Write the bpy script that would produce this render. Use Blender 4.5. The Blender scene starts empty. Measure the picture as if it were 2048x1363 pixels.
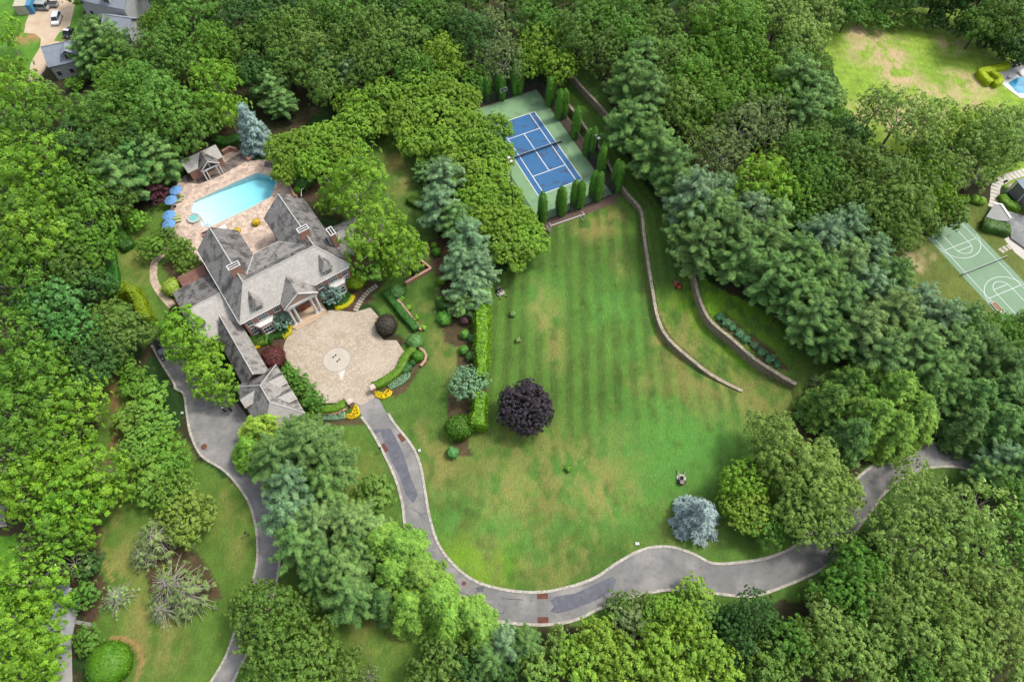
import bpy, bmesh, math, random
import numpy as np
from mathutils import Vector, Matrix

# ---------------------------------------------------------------- camera, light, exposure
SC = bpy.context.scene
COL = SC.collection
FPX, PITCH, CAMH = 1365.0, math.radians(60.315), 114.41
cam_d = bpy.data.cameras.new("camera")
cam = bpy.data.objects.new("camera", cam_d); COL.objects.link(cam)
cam_d.sensor_width = 36.0; cam_d.lens = FPX * 36.0 / 2048.0
cam_d.clip_start = 0.5; cam_d.clip_end = 3000
cam.location = (0, 0, CAMH); cam.rotation_euler = (math.pi/2 - PITCH, 0, 0)
SC.camera = cam

SUN_EL, SUN_AZ = math.radians(58), math.radians(68)      # azimuth clockwise from +Y
SUN_STRENGTH, SUN_ANGLE, SKY_STRENGTH, EXPOSURE = 1.6, math.radians(10), 0.15, 1.42
world = bpy.data.worlds.new("World"); SC.world = world; world.use_nodes = True
wn = world.node_tree; bg = wn.nodes["Background"]
sky = wn.nodes.new("ShaderNodeTexSky"); sky.sky_type = 'NISHITA'; sky.sun_disc = False
sky.sun_elevation = SUN_EL; sky.sun_rotation = SUN_AZ; sky.dust_density = 3.0; sky.ozone_density = 0.6
hsv = wn.nodes.new("ShaderNodeHueSaturation"); hsv.inputs["Saturation"].default_value = 0.45   # thin cloud whitens the sky
wn.links.new(sky.outputs[0], hsv.inputs["Color"]); wn.links.new(hsv.outputs[0], bg.inputs[0])
bg.inputs[1].default_value = SKY_STRENGTH
sd = bpy.data.lights.new("sun", 'SUN'); sun = bpy.data.objects.new("sun", sd); COL.objects.link(sun)
sd.energy = SUN_STRENGTH; sd.angle = SUN_ANGLE; sd.color = (1.0, 0.95, 0.87)
sdir = Vector((math.sin(SUN_AZ)*math.cos(SUN_EL), math.cos(SUN_AZ)*math.cos(SUN_EL), math.sin(SUN_EL)))
sun.rotation_euler = sdir.to_track_quat('Z', 'Y').to_euler(); sun.location = (60, 60, 150)
SC.view_settings.view_transform = 'Standard'; SC.view_settings.look = 'None'
SC.view_settings.exposure = EXPOSURE; SC.view_settings.gamma = 1.0
SC.cycles.max_bounces = 6; SC.cycles.diffuse_bounces = 3; SC.cycles.glossy_bounces = 2
SC.cycles.transmission_bounces = 4; SC.cycles.transparent_max_bounces = 8
SC.cycles.use_denoising = True

RNG = np.random.default_rng(11)
random.seed(5)
KEXP = 0.45
def s2l(v):
    v = v/255.0
    return v/12.92 if v <= 0.04045 else ((v+0.055)/1.055)**2.4
def C(r, g, b, k=KEXP):
    """reflectance of a surface that reads r,g,b in daylight"""
    return (s2l(r)*k, s2l(g)*k, s2l(b)*k)

# ---------------------------------------------------------------- survey: photo pixel -> place on the site
CP, SP = math.cos(PITCH), math.sin(PITCH)
def un(u, v, z=0.0):
    a = (u-1024)/FPX; b = -(v-681.5)/FPX
    t = (z-CAMH)/(-SP+CP*b)
    return a*t, (CP+SP*b)*t
W1PX = [(1095,160),(1110,178),(1150,226),(1205,305),(1225,345),(1252,385),(1281,420),(1288,470),(1297,530),(1305,580),(1317,640),(1342,683),(1400,733),(1440,760),(1485,782)]
W2PX = [(1060,60),(1110,110),(1162,172),(1203,216),(1296,330),(1356,440),(1380,505),(1390,560),(1400,600),(1420,640),(1460,675),(1510,718),(1560,750),(1592,768)]
H1, H2 = 1.3, 2.0
def sst(a, b, x):
    t = np.clip((x-a)/(b-a), 0, 1); return t*t*(3-2*t)
def tap1(y): return H1*sst(53.5, 64.0, y)
def tap2(y): return H2*sst(49.0, 59.0, y)
def wallpts(px, f):
    out = []
    for u, v in px:
        z = 0
        for _ in range(6):
            x, y = un(u, v, z); z = float(f(y))
        out.append((x, y))
    return out
W1 = wallpts(W1PX, tap1)
W2 = wallpts(W2PX, lambda y: tap1(y)+tap2(y))
def wx(W, y):
    P = sorted(W, key=lambda p: p[1])
    return np.interp(y, [p[1] for p in P], [p[0] for p in P])
def terr(x, y):
    x = np.asarray(x, float); y = np.asarray(y, float)
    return tap1(y)*(x > wx(W1, y)+0.12) + tap2(y)*(x > wx(W2, y)+0.12)
def at(u, v, dz=0.0):
    """point on (or dz above) the ground seen at photo pixel u,v"""
    z = dz
    for _ in range(8):
        x, y = un(u, v, z); z = float(terr(x, y))+dz
    return Vector((x, y, z))
def depth(p): return p[1]*CP + (CAMH-p[2])*SP
def px2m(p, r): return r*depth(p)/FPX

# ---------------------------------------------------------------- object helpers
def tag(o, label=None, cat=None, group=None, kind=None):
    if label: o["label"] = label
    if cat: o["category"] = cat
    if group: o["group"] = group
    if kind: o["kind"] = kind
    return o
def thing(name, loc, rz=0.0, label=None, cat=None, group=None):
    o = bpy.data.objects.new(name, None); COL.objects.link(o)
    o.empty_display_size = 0.5
    o.location = loc; o.rotation_euler = (0, 0, rz)
    return tag(o, label, cat, group)
def link(name, me, parent=None, mat=None, loc=None):
    o = bpy.data.objects.new(name, me); COL.objects.link(o)
    if mat and not me.materials: me.materials.append(mat)
    if parent: o.parent = parent
    if loc is not None: o.location = loc
    return o
class MB:
    def __init__(s): s.v = []; s.f = []; s.m = []; s.cur = 0
    def add(s, vs, fs):
        n = len(s.v); s.v += [tuple(v) for v in vs]
        s.f += [tuple(i+n for i in f) for f in fs]; s.m += [s.cur]*len(fs); return s
    def box(s, x0, x1, y0, y1, z0, z1):
        return s.add([(x0,y0,z0),(x1,y0,z0),(x1,y1,z0),(x0,y1,z0),(x0,y0,z1),(x1,y0,z1),(x1,y1,z1),(x0,y1,z1)],
            [(3,2,1,0),(4,5,6,7),(0,1,5,4),(1,2,6,5),(2,3,7,6),(3,0,4,7)])
    def bar(s, a, b, w, h=None):
        """square bar from a to b"""
        a = Vector(a); b = Vector(b); d = (b-a).normalized(); h = h or w
        up = Vector((0,0,1)) if abs(d.z) < 0.95 else Vector((0,1,0))
        r = d.cross(up).normalized()*w/2; t = r.cross(d).normalized()*h/2
        vs = [p+i*r+j*t for p in (a,b) for i,j in ((-1,-1),(1,-1),(1,1),(-1,1))]
        return s.add(vs, [(0,1,2,3),(7,6,5,4),(0,4,5,1),(1,5,6,2),(2,6,7,3),(3,7,4,0)])
    def tube(s, pts, rad, n=8, caps=True):
        pts = [Vector(p) for p in pts]; rads = rad if hasattr(rad, '__len__') else [rad]*len(pts)
        base = len(s.v); vs = []; fs = []; ref = None
        for i, p in enumerate(pts):
            d = (pts[min(i+1,len(pts)-1)]-pts[max(i-1,0)]).normalized()
            up = Vector((0,0,1)) if abs(d.z) < 0.9 else Vector((1,0,0))
            r = d.cross(up).normalized(); t = r.cross(d)
            for k in range(n):
                a = 2*math.pi*k/n; vs.append(p+(r*math.cos(a)+t*math.sin(a))*rads[i])
        for i in range(len(pts)-1):
            for k in range(n):
                k2 = (k+1)%n; fs.append((i*n+k, (i+1)*n+k, (i+1)*n+k2, i*n+k2))
        if caps:
            fs.append(tuple(range(n))); fs.append(tuple(reversed(range((len(pts)-1)*n, len(pts)*n))))
        return s.add(vs, fs)
    def slab(s, poly, t):
        """planar polygon (counter-clockwise from above) with thickness t downwards"""
        n = len(poly); P = [Vector(p) for p in poly]; Q = [p-Vector((0,0,t)) for p in P]
        return s.add(P+Q, [tuple(range(n)), tuple(reversed(range(n,2*n)))]+[(i, i+n, (i+1)%n+n, (i+1)%n) for i in range(n)])
    def prism(s, poly, z0, z1):
        n = len(poly)
        return s.add([(p[0],p[1],z0) for p in poly]+[(p[0],p[1],z1) for p in poly],
            [tuple(reversed(range(n))), tuple(range(n,2*n))]+[(i,(i+1)%n,(i+1)%n+n,i+n) for i in range(n)])
    def sheet(s, pts): return s.add(pts, [tuple(range(len(pts)))])
    def ext(s, prof, axis, a, b):
        """extrude profile [(p,z)] along axis 'x' or 'y' from a to b"""
        n = len(prof)
        mk = (lambda t,p,z: (t,p,z)) if axis == 'x' else (lambda t,p,z: (p,t,z))
        return s.add([mk(a,p,z) for p,z in prof]+[mk(b,p,z) for p,z in prof],
            [tuple(range(n)), tuple(reversed(range(n,2*n)))]+[(i,i+n,(i+1)%n+n,(i+1)%n) for i in range(n)])
    def ball(s, c, rx, ry, rz, nu=12, nv=8, zmin=-1.0):
        vs = []; fs = []
        for j in range(nv+1):
            ph = math.asin(max(-1, zmin)) + (math.pi/2-math.asin(max(-1, zmin)))*j/nv
            for i in range(nu):
                a = 2*math.pi*i/nu
                vs.append((c[0]+rx*math.cos(ph)*math.cos(a), c[1]+ry*math.cos(ph)*math.sin(a), c[2]+rz*math.sin(ph)))
        for j in range(nv):
            for i in range(nu):
                i2 = (i+1)%nu; fs.append((j*nu+i, j*nu+i2, (j+1)*nu+i2, (j+1)*nu+i))
        return s.add(vs, fs)
    def mesh(s, name, mats, smooth=False, bevel=0.0):
        me = bpy.data.meshes.new(name); me.from_pydata(s.v, [], s.f)
        for m in (mats if isinstance(mats, (list,tuple)) else [mats]): me.materials.append(m)
        if max(s.m+[0]) > 0: me.polygons.foreach_set("material_index", s.m)
        bm = bmesh.new(); bm.from_mesh(me)
        bmesh.ops.recalc_face_normals(bm, faces=bm.faces[:])
        if bevel: bmesh.ops.bevel(bm, geom=bm.edges[:], offset=bevel, segments=2, affect='EDGES', profile=0.6)
        bm.to_mesh(me); bm.free()
        if smooth: me.polygons.foreach_set("use_smooth", [True]*len(me.polygons))
        me.update(); return me
    def build(s, name, mats, parent=None, smooth=False, bevel=0.0, loc=None):
        return link(name, s.mesh(name, mats, smooth, bevel), parent, None, loc)
def flat(name, pts, mat, z=None, kind='structure', parent=None):
    """one sheet from a polygon, facing up, triangulated"""
    P = [Vector((p[0], p[1], p[2] if z is None else z)) for p in pts]
    bm = bmesh.new(); vs = [bm.verts.new(p) for p in P]; f = bm.faces.new(vs)
    f.normal_update()
    if f.normal.z < 0: f.normal_flip()
    bmesh.ops.triangulate(bm, faces=[f])
    me = bpy.data.meshes.new(name); bm.to_mesh(me); bm.free()
    o = link(name, me, parent, mat)
    if kind and not parent: o["kind"] = kind
    return o
def smooth_path(pts, n=6):
    """Catmull-Rom"""
    P = [Vector(p) for p in pts]; out = []
    for i in range(len(P)-1):
        p0 = P[max(i-1,0)]; p1 = P[i]; p2 = P[i+1]; p3 = P[min(i+2,len(P)-1)]
        for k in range(n):
            t = k/n
            out.append(0.5*((2*p1)+(p2-p0)*t+(2*p0-5*p1+4*p2-p3)*t*t+(3*p1-p0-3*p2+p3)*t**3))
    return out+[P[-1]]
def offset_path(P, d):
    out = []
    for i, p in enumerate(P):
        t = (P[min(i+1,len(P)-1)]-P[max(i-1,0)]); t.z = 0; t.normalize()
        out.append(p+Vector((-t.y, t.x, 0))*d)
    return out
def strip(mb, A, B, z0, z1=None):
    """ribbon between two paths; with z1 a raised kerb"""
    n = len(A)
    if z1 is None:
        mb.add([(a.x,a.y,a.z+z0) for a in A]+[(b.x,b.y,b.z+z0) for b in B], [(i,i+1,n+i+1,n+i) for i in range(n-1)])
    else:
        vs = [(a.x,a.y,a.z+z0) for a in A]+[(b.x,b.y,b.z+z0) for b in B]+[(b.x,b.y,b.z+z1) for b in B]+[(a.x,a.y,a.z+z1) for a in A]
        fs = []
        for i in range(n-1):
            for k in range(4):
                k2 = (k+1)%4; fs.append((k*n+i, k*n+i+1, k2*n+i+1, k2*n+i))
        fs += [(0,n,2*n,3*n), (n-1,2*n-1,3*n-1,4*n-1)]
        mb.add(vs, fs)
    return mb

# ---------------------------------------------------------------- materials
def mat(name, col, rough=0.8, var=0.25, scale=2.0, spec=0.3, metal=0.0, bump=0.0, bscale=None, detail=5.0, col2=None, lo=0.35, hi=0.7):
    m = bpy.data.materials.new(name); m.use_nodes = True; nt = m.node_tree; N = nt.nodes; L = nt.links
    b = N["Principled BSDF"]; b.inputs["Roughness"].default_value = rough
    b.inputs["Specular IOR Level"].default_value = spec; b.inputs["Metallic"].default_value = metal
    tc = N.new("ShaderNodeTexCoord")
    nz = N.new("ShaderNodeTexNoise"); nz.inputs["Scale"].default_value = scale; nz.inputs["Detail"].default_value = detail
    nz.inputs["Roughness"].default_value = 0.62
    L.new(tc.outputs["Object"], nz.inputs["Vector"])
    r = N.new("ShaderNodeValToRGB"); L.new(nz.outputs["Fac"], r.inputs[0])
    r.color_ramp.elements[0].position = lo; r.color_ramp.elements[1].position = hi
    c2 = col2 or tuple(min(1, c*(1+var)) for c in col)
    c1 = col if col2 else tuple(c*(1-var) for c in col)
    r.color_ramp.elements[0].color = (*c1, 1); r.color_ramp.elements[1].color = (*c2, 1)
    L.new(r.outputs[0], b.inputs["Base Color"])
    if bump:
        bz = N.new("ShaderNodeTexNoise"); bz.inputs["Scale"].default_value = bscale or scale*6; bz.inputs["Detail"].default_value = 4
        L.new(tc.outputs["Object"], bz.inputs["Vector"])
        bp = N.new("ShaderNodeBump"); bp.inputs["Strength"].default_value = bump; bp.inputs["Distance"].default_value = 0.05
        L.new(bz.outputs["Fac"], bp.inputs["Height"]); L.new(bp.outputs[0], b.inputs["Normal"])
    m["out"] = r.name
    return m
def overlay(m, col, scale, lo, hi, detail=6.0, stretch=(1,1,1), amount=1.0, rough=0.65):
    """blotches of a second colour over material m"""
    nt = m.node_tree; N = nt.nodes; L = nt.links; b = N["Principled BSDF"]
    src = b.inputs["Base Color"].links[0].from_socket
    tc = N.new("ShaderNodeTexCoord"); mp = N.new("ShaderNodeMapping"); mp.inputs["Scale"].default_value = stretch
    L.new(tc.outputs["Object"], mp.inputs[0])
    nz = N.new("ShaderNodeTexNoise"); nz.inputs["Scale"].default_value = scale; nz.inputs["Detail"].default_value = detail; nz.inputs["Roughness"].default_value = rough
    L.new(mp.outputs[0], nz.inputs["Vector"])
    mr = N.new("ShaderNodeMapRange"); mr.inputs[1].default_value = lo; mr.inputs[2].default_value = hi; mr.inputs[4].default_value = amount
    L.new(nz.outputs["Fac"], mr.inputs[0])
    mx = N.new("ShaderNodeMix"); mx.data_type = 'RGBA'; L.new(mr.outputs[0], mx.inputs[0]); L.new(src, mx.inputs[6]); mx.inputs[7].default_value = (*col, 1)
    L.new(mx.outputs[2], b.inputs["Base Color"]); return m
def cells(m, scale, dark, stretch=(1,1,1), lo=0.0, hi=0.06, coord="Object", rnd=1.0, amp=.26):
    """dark joints between irregular stones and a tone per stone"""
    nt = m.node_tree; N = nt.nodes; L = nt.links; b = N["Principled BSDF"]
    src = b.inputs["Base Color"].links[0].from_socket
    tc = N.new("ShaderNodeTexCoord"); mp = N.new("ShaderNodeMapping"); mp.inputs["Scale"].default_value = stretch
    L.new(tc.outputs[coord], mp.inputs[0])
    vo = N.new("ShaderNodeTexVoronoi"); vo.inputs["Scale"].default_value = scale; vo.inputs["Randomness"].default_value = rnd
    L.new(mp.outputs[0], vo.inputs["Vector"])
    ve = N.new("ShaderNodeTexVoronoi"); ve.feature = 'DISTANCE_TO_EDGE'; ve.inputs["Scale"].default_value = scale; ve.inputs["Randomness"].default_value = rnd
    L.new(mp.outputs[0], ve.inputs["Vector"])
    sp = N.new("ShaderNodeSeparateColor"); L.new(vo.outputs["Color"], sp.inputs[0])
    mr = N.new("ShaderNodeMapRange"); mr.inputs[3].default_value = 1-amp; mr.inputs[4].default_value = 1+amp; L.new(sp.outputs[0], mr.inputs[0])
    m1 = N.new("ShaderNodeMix"); m1.data_type = 'RGBA'; m1.blend_type = 'MULTIPLY'; m1.inputs[0].default_value = 1.0
    L.new(src, m1.inputs[6]); L.new(mr.outputs[0], m1.inputs[7])
    me_ = N.new("ShaderNodeMapRange"); me_.inputs[1].default_value = lo; me_.inputs[2].default_value = hi; L.new(ve.outputs["Distance"], me_.inputs[0])
    m2 = N.new("ShaderNodeMix"); m2.data_type = 'RGBA'; L.new(me_.outputs[0], m2.inputs[0]); m2.inputs[6].default_value = (*dark, 1); L.new(m1.outputs[2], m2.inputs[7])
    L.new(m2.outputs[2], b.inputs["Base Color"]); return m
def leafmat(name, transl=0.40, spread=0.55, rough=0.5, hue=0.018):
    """foliage: the plant's own colour with a tone per leaf clump"""
    m = bpy.data.materials.new(name); m.use_nodes = True; nt = m.node_tree; N = nt.nodes; L = nt.links
    b = N["Principled BSDF"]; out = N["Material Output"]
    b.inputs["Roughness"].default_value = rough; b.inputs["Specular IOR Level"].default_value = 0.25
    oi = N.new("ShaderNodeObjectInfo"); a = N.new("ShaderNodeAttribute"); a.attribute_name = "tone"
    mr = N.new("ShaderNodeMapRange"); mr.inputs[3].default_value = 1-spread; mr.inputs[4].default_value = 1+spread
    L.new(a.outputs["Fac"], mr.inputs[0])
    mh = N.new("ShaderNodeMapRange"); mh.inputs[3].default_value = 0.5+hue*0.5; mh.inputs[4].default_value = 0.5-hue; L.new(a.outputs["Fac"], mh.inputs[0])
    hs = N.new("ShaderNodeHueSaturation"); L.new(oi.outputs["Color"], hs.inputs["Color"]); L.new(mr.outputs[0], hs.inputs["Value"]); L.new(mh.outputs[0], hs.inputs["Hue"])
    L.new(hs.outputs[0], b.inputs["Base Color"])
    tr = N.new("ShaderNodeBsdfTranslucent"); h2 = N.new("ShaderNodeHueSaturation"); h2.inputs["Hue"].default_value = 0.48; h2.inputs["Value"].default_value = 1.15
    L.new(hs.outputs[0], h2.inputs["Color"]); L.new(h2.outputs[0], tr.inputs["Color"])
    mx = N.new("ShaderNodeMixShader"); mx.inputs[0].default_value = transl
    L.new(b.outputs[0], mx.inputs[1]); L.new(tr.outputs[0], mx.inputs[2]); L.new(mx.outputs[0], out.inputs["Surface"])
    return m
# ---------------------------------------------------------------- the land
def vnoise(x, y, s, seed):
    r = np.random.default_rng(seed); n = 256; g = r.random((n, n))
    X = x/s; Y = y/s; i = np.floor(X).astype(int); j = np.floor(Y).astype(int)
    fx = X-i; fy = Y-j; fx = fx*fx*(3-2*fx); fy = fy*fy*(3-2*fy)
    a = g[i % n, j % n]; b = g[(i+1) % n, j % n]; c = g[i % n, (j+1) % n]; d = g[(i+1) % n, (j+1) % n]
    return (a*(1-fx)+b*fx)*(1-fy)+(c*(1-fx)+d*fx)*fy
def fbm(x, y, s, seed, octv=4):
    t = 0; a = 0.5
    for k in range(octv):
        t = t+a*vnoise(x+17*k, y-9*k, s/2**k, seed+k); a *= 0.5
    return t/(1-0.5**octv)
def inpoly(x, y, P):
    c = np.zeros(x.shape, bool); n = len(P)
    for i in range(n):
        x0, y0 = P[i][0], P[i][1]; x1, y1 = P[(i+1) % n][0], P[(i+1) % n][1]
        if y0 == y1: continue
        c ^= ((y0 > y) != (y1 > y)) & (x < (x1-x0)*(y-y0)/(y1-y0)+x0)
    return c
def pxpoly(l): return [tuple(at(u, v)) for u, v in l]
def lin(r, g, b): return np.array(C(r, g, b))

STEP = 0.45
gx = np.arange(-165, 165.01, STEP); gy = np.arange(-6, 232, STEP)
X, Y = np.meshgrid(gx, gy, indexing='ij')
Z = terr(X, Y)
wob = 1.6
Xw = X+(fbm(X, Y, 7, 3)-0.5)*2*wob; Yw = Y+(fbm(X, Y, 7, 31)-0.5)*2*wob
def mask(px, soft=True):
    P = pxpoly(px)
    return inpoly(Xw if soft else X, Yw if soft else Y, P)
col = np.zeros(X.shape+(3,))
n1 = fbm(X, Y, 9, 41)[..., None]; n2 = fbm(X, Y, 2.6, 51)[..., None]; n3 = vnoise(X, Y, 0.9, 61)[..., None]
# woodland floor: leaf litter, earth, patches of ivy
litter = lin(74, 62, 44)*(1-n2)+lin(58, 66, 36)*n2
ivy = lin(44, 74, 30)
col[:] = litter*(0.8+0.4*n3)
col[:] = np.where(n1 > 0.52, ivy*(0.75+0.5*n3), col)
def blend(m, c, f=1.0):
    global col
    w = (m*1.0 if m.ndim == 2 else m)
    w = w[..., None]*f if np.ndim(w) == 2 else w*f
    col = col*(1-w)+c*w
# mown lawns
main = mask([(905,640),(985,560),(1090,470),(1112,440),(1180,392),(1235,390),(1180,300),(1150,240),(1100,180),(1060,100),(1200,140),(1230,250),(1330,420),(1380,480),(1420,560),(1560,640),(1680,740),(1600,780),(1590,900),(1600,1090),(1680,1000),(1740,920),(1850,870),(2000,890),(1960,960),(1700,1130),(1600,1200),(1420,1215),(1180,1250),(1000,1262),(860,1180),(800,1080),(770,950),(715,850),(640,850),(690,790),(820,690),(700,570),(740,300),(830,290),(850,330),(880,500),(880,600)])
mid = mask([(600,850),(735,850),(805,960),(818,1100),(720,1130),(640,1000)])
west = mask([(205,745),(250,740),(330,820),(400,920),(512,1000),(520,1180),(440,1363),(370,1500),(190,1500),(190,1150),(180,1000)])
south = mask([(520,1180),(570,1120),(680,1180),(900,1240),(870,1363),(820,1500),(420,1500),(480,1340)])
poolw = mask([(205,470),(330,400),(420,470),(330,620),(300,700),(205,620)])
rear = mask([(640,300),(740,270),(830,260),(850,330),(880,500),(850,620),(760,600),(680,420)])
nbr = mask([(1640,60),(1760,20),(1900,15),(2080,60),(2100,400),(1960,360),(1940,330),(1720,300),(1690,200)])
nct = mask([(1800,480),(1930,400),(2200,420),(2250,700),(2000,660),(1880,610),(1810,560)])
tl = mask([(-100,-60),(220,-60),(150,60),(145,110),(60,150),(-60,140),(-100,60)])
bl = mask([(-60,1060),(30,1060),(45,1110),(30,1180),(-60,1200)])
lawn = main | mid | west | south | poolw | rear
ang_ = 0.12; xs_ = X*math.cos(ang_)+Y*math.sin(ang_); ys_ = -X*math.sin(ang_)+Y*math.cos(ang_)
str_ = fbm(xs_*2.6, ys_*0.5, 1.5, 91)
def grass(m, g1, g2, sc=1.0):
    c = lin(*g1)*(1-n1)+lin(*g2)*n1
    c = c*(0.56+0.42*n2+0.18*n3+0.36*str_[..., None])
    blend(m, c)
grass(lawn, (84,114,42), (98,130,50))
grass(main & (Y > 0), (74,108,40), (92,126,50))
grass(nbr, (132,168,54), (146,174,64)); grass(nct, (86,108,42), (116,126,60)); grass(tl, (84,138,40), (104,150,52)); grass(bl, (84,140,34), (100,150,40))  # nbr: sunlit brightness of the neighbour's lawn put into its grass colour
# mowing bands: alternate nap of the grass, along the length of the lawn
wallx = wx(W1, np.clip(Y, 54, 150))
q = (X-(-4+0.05*(Y-40)))/np.maximum(wallx+4, 18)           # 0 at the hedge, 1 at the wall
st = np.sin((X-0.035*(Y-70)+0.5*(fbm(X, Y, 16, 71)-0.5))*2*np.pi/3.0)
inb = (main & (Y > 40) & (Y < 98) & (X > -4) & (X < wallx)).astype(float)*sst(38, 52, Y)
col = col*(1+(0.21*np.tanh(4*st)*inb*(0.35+1.1*fbm(X, Y, 5, 77)))[..., None]*np.array([0.8, 1.0, 0.7]))
dr = np.hypot(X+2, Y-44); ring = np.sin(dr*2*np.pi/2.3)*((main & (Y < 44) & (dr < 24) & (X < 12)).astype(float))*sst(44, 36, Y)
col = col*(1+(0.10*ring)[..., None])
tq = np.sin((X-wx(W1, np.clip(Y, 54, 150)))*2*np.pi/2.0)*(main & (X > wallx) & (X < wx(W2, Y)))
col = col*(1+(0.13*tq)[..., None])
s2 = np.sin((X*0.25+Y)*2*np.pi/2.4)*nbr; col = col*(1+(0.07*s2)[..., None])
# lusher, bluer sward on the inside of the drive bend and beyond the outer wall
def spot(u, v, r, c, f, seed=5, sx=1.0, lim=None, pw=0.9):
    p = at(u, v); R = px2m(p, r)
    d = np.hypot((X-p.x)/sx, Y-p.y)/R
    w = np.clip(1.3-d, 0, 1)*sst(0.40, 0.58, 0.55*fbm(X, Y, R*pw, seed+int(u))+0.45*fbm(xs_*1.5, ys_*.8, 1.7, seed+2))
    m = lawn | nbr | nct | tl
    blend(m & (w > 0), lin(*c), f*w[..., None]*(0.62 if lim is None and c[0] > 150 and v > 300 else 1))
for u, v, r, s in [(960,1050,95,1.0),(900,1010,60,1),(1010,1100,60,1.2),(1300,900,130,1.2),(1230,640,120,0.6),(1090,600,90,0.6),(1400,880,120,1),(1090,990,80,1.4),(1240,1000,80,1.2)]:
    spot(u, v, r, (96,158,66), 0.55, 5, s)
for u, v, r, s in [(1440,600,75,1.4),(1500,680,60,1.5),(1420,570,45,1.2),(940,1130,60,1.6)]:
    spot(u, v, r, (118,168,26), 0.8, 9, s)
# parched patches
for u, v, r, s, f in [(1080,610,60,.5,.8),(1110,700,60,.4,.7),(1100,640,80,.4,.6),(1190,455,40,1.2,.9),(1230,430,30,1,.7),(1310,640,90,.25,.7),(1330,680,60,.5,.6),(1080,930,120,1.8,.6),(1200,980,60,1.3,.7),(1000,980,50,1,.5),
        (1120,1110,140,1.6,.55),(1380,1050,60,1,.4),(1420,760,90,1.2,.5),(1370,720,80,.6,.5),(1530,760,70,1,.4),(1240,530,40,.5,.5),(1290,760,40,1,.4),(880,930,70,.6,.7),(840,880,50,.6,.6),(900,720,60,.5,.6),(870,690,50,.4,.6),(840,640,50,.5,.7),
        (790,320,50,.6,.8),(800,360,60,.5,.7),(760,1230,70,.9,.9),(700,1180,60,1,.6),(750,1150,40,1,.5),(320,1180,70,1,.7),(300,1240,60,1,.8),(240,1130,70,.5,.8),(215,1060,60,.4,.7),(330,1300,50,1,.6),(450,1000,70,.4,.6),(480,1080,60,.4,.5),(240,800,60,.3,.8),(270,520,60,.6,.7),(280,580,40,.6,.6),(700,960,70,1,.4),(1560,820,50,1,.5),(1370,640,60,.6,.5),(1470,800,60,1.2,.5)]:
    spot(u, v, r, (172,154,92), f, 13, s, pw=0.6)
for u, v, r, s, f in [(1755,100,55,1.3,1),(1790,125,50,.9,1),(1720,62,32,1.3,1),(1800,155,40,1.2,1),(1910,160,34,1.2,1),(1870,180,30,1.3,.9),(1900,90,30,1.2,.8),(1855,235,60,1.5,.8),(1790,230,60,1.2,.7),(1960,170,36,.8,.9),(1820,520,30,.7,1),(1850,510,30,1.2,.8),(1840,545,30,.6,.9),(1700,230,40,1,.6),(1920,210,60,1.4,.8)]:
    spot(u, v, r, (206,182,138), f, 17, s, pw=0.7)
for u, v, r, s, f in [(60,70,30,1,1),(55,60,22,1,.9),(130,75,14,1,.8)]:
    spot(u, v, r, (190,140,100), f, 19, s)
# worn earth tracks and planting beds
def trackmask(px, w):
    P = [at(u, v) for u, v in px]; P = smooth_path(P, 5); m = np.zeros(X.shape, bool)
    for p in P: m |= np.hypot(Xw*0.4+X*0.6-p.x, Yw*0.4+Y*0.6-p.y) < w
    return m
blend(trackmask([(228,1270),(250,1275),(272,1290),(280,1320),(268,1363)], 0.42), lin(176,140,92)*(0.8+.4*n3), 0.8)
blend(trackmask([(190,1040),(200,1090),(212,1130),(222,1165)], 0.3), lin(180,150,98)*(0.8+.4*n3), 0.7)
blend(trackmask([(222,740),(228,800),(235,860),(215,920)], 0.9), lin(128,100,66)*(0.8+.4*n3), 0.8)
blend(trackmask([(840,490),(860,515),(876,545),(872,590),(870,640)], 0.16), lin(160,140,110), 0.8)
bed = lin(92,70,56)*(0.75+0.5*n3)
for pl in [[(850,480),(905,470),(915,560),(925,650),(975,650),(975,800),(925,830),(940,900),(900,910),(890,820),(925,700),(885,690),(880,560)],[(815,560),(845,525),(866,540),(820,572)],
           [(780,590),(800,590),(850,660),(838,668)],[(690,600),(730,560),(770,560),(700,640)],[(640,815),(700,822),(722,840),(640,850)],[(740,770),(840,700),(855,725),(790,790)],
           [(1440,625),(1560,720),(1580,745),(1530,730),(1430,650)],[(330,530),(390,500),(420,560),(350,620)],[(590,330),(640,340),(640,400),(600,400)],[(265,1090),(330,1060),(420,1130),(440,1190),(400,1210),(290,1180)],
           [(180,1000),(200,1060),(205,1200),(190,1290),(150,1180),(160,1060)],[(480,640),(590,655),(560,700),(500,700)],[(660,600),(720,560),(750,600),(700,625)]]:
    blend(mask(pl), bed, 0.85)
nv = X.size
me = bpy.data.meshes.new("ground")
nx, ny = X.shape
me.vertices.add(nv); me.vertices.foreach_set("co", np.stack([X, Y, Z], -1).reshape(-1).astype(np.float32))
idx = np.arange(nv).reshape(nx, ny)
F = np.stack([idx[:-1,:-1], idx[1:,:-1], idx[1:,1:], idx[:-1,1:]], -1).reshape(-1, 4)
me.loops.add(F.size); me.loops.foreach_set("vertex_index", F.reshape(-1).astype(np.int32))
me.polygons.add(len(F)); me.polygons.foreach_set("loop_start", np.arange(0, F.size, 4, dtype=np.int32))
ca = me.attributes.new("sward", 'FLOAT_COLOR', 'POINT')
ca.data.foreach_set("color", np.concatenate([np.clip(col, 0, 1).reshape(-1, 3), np.ones((nv, 1))], 1).reshape(-1).astype(np.float32))
me.update(); me.validate()
gm = bpy.data.materials.new("turf"); gm.use_nodes = True
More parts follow.
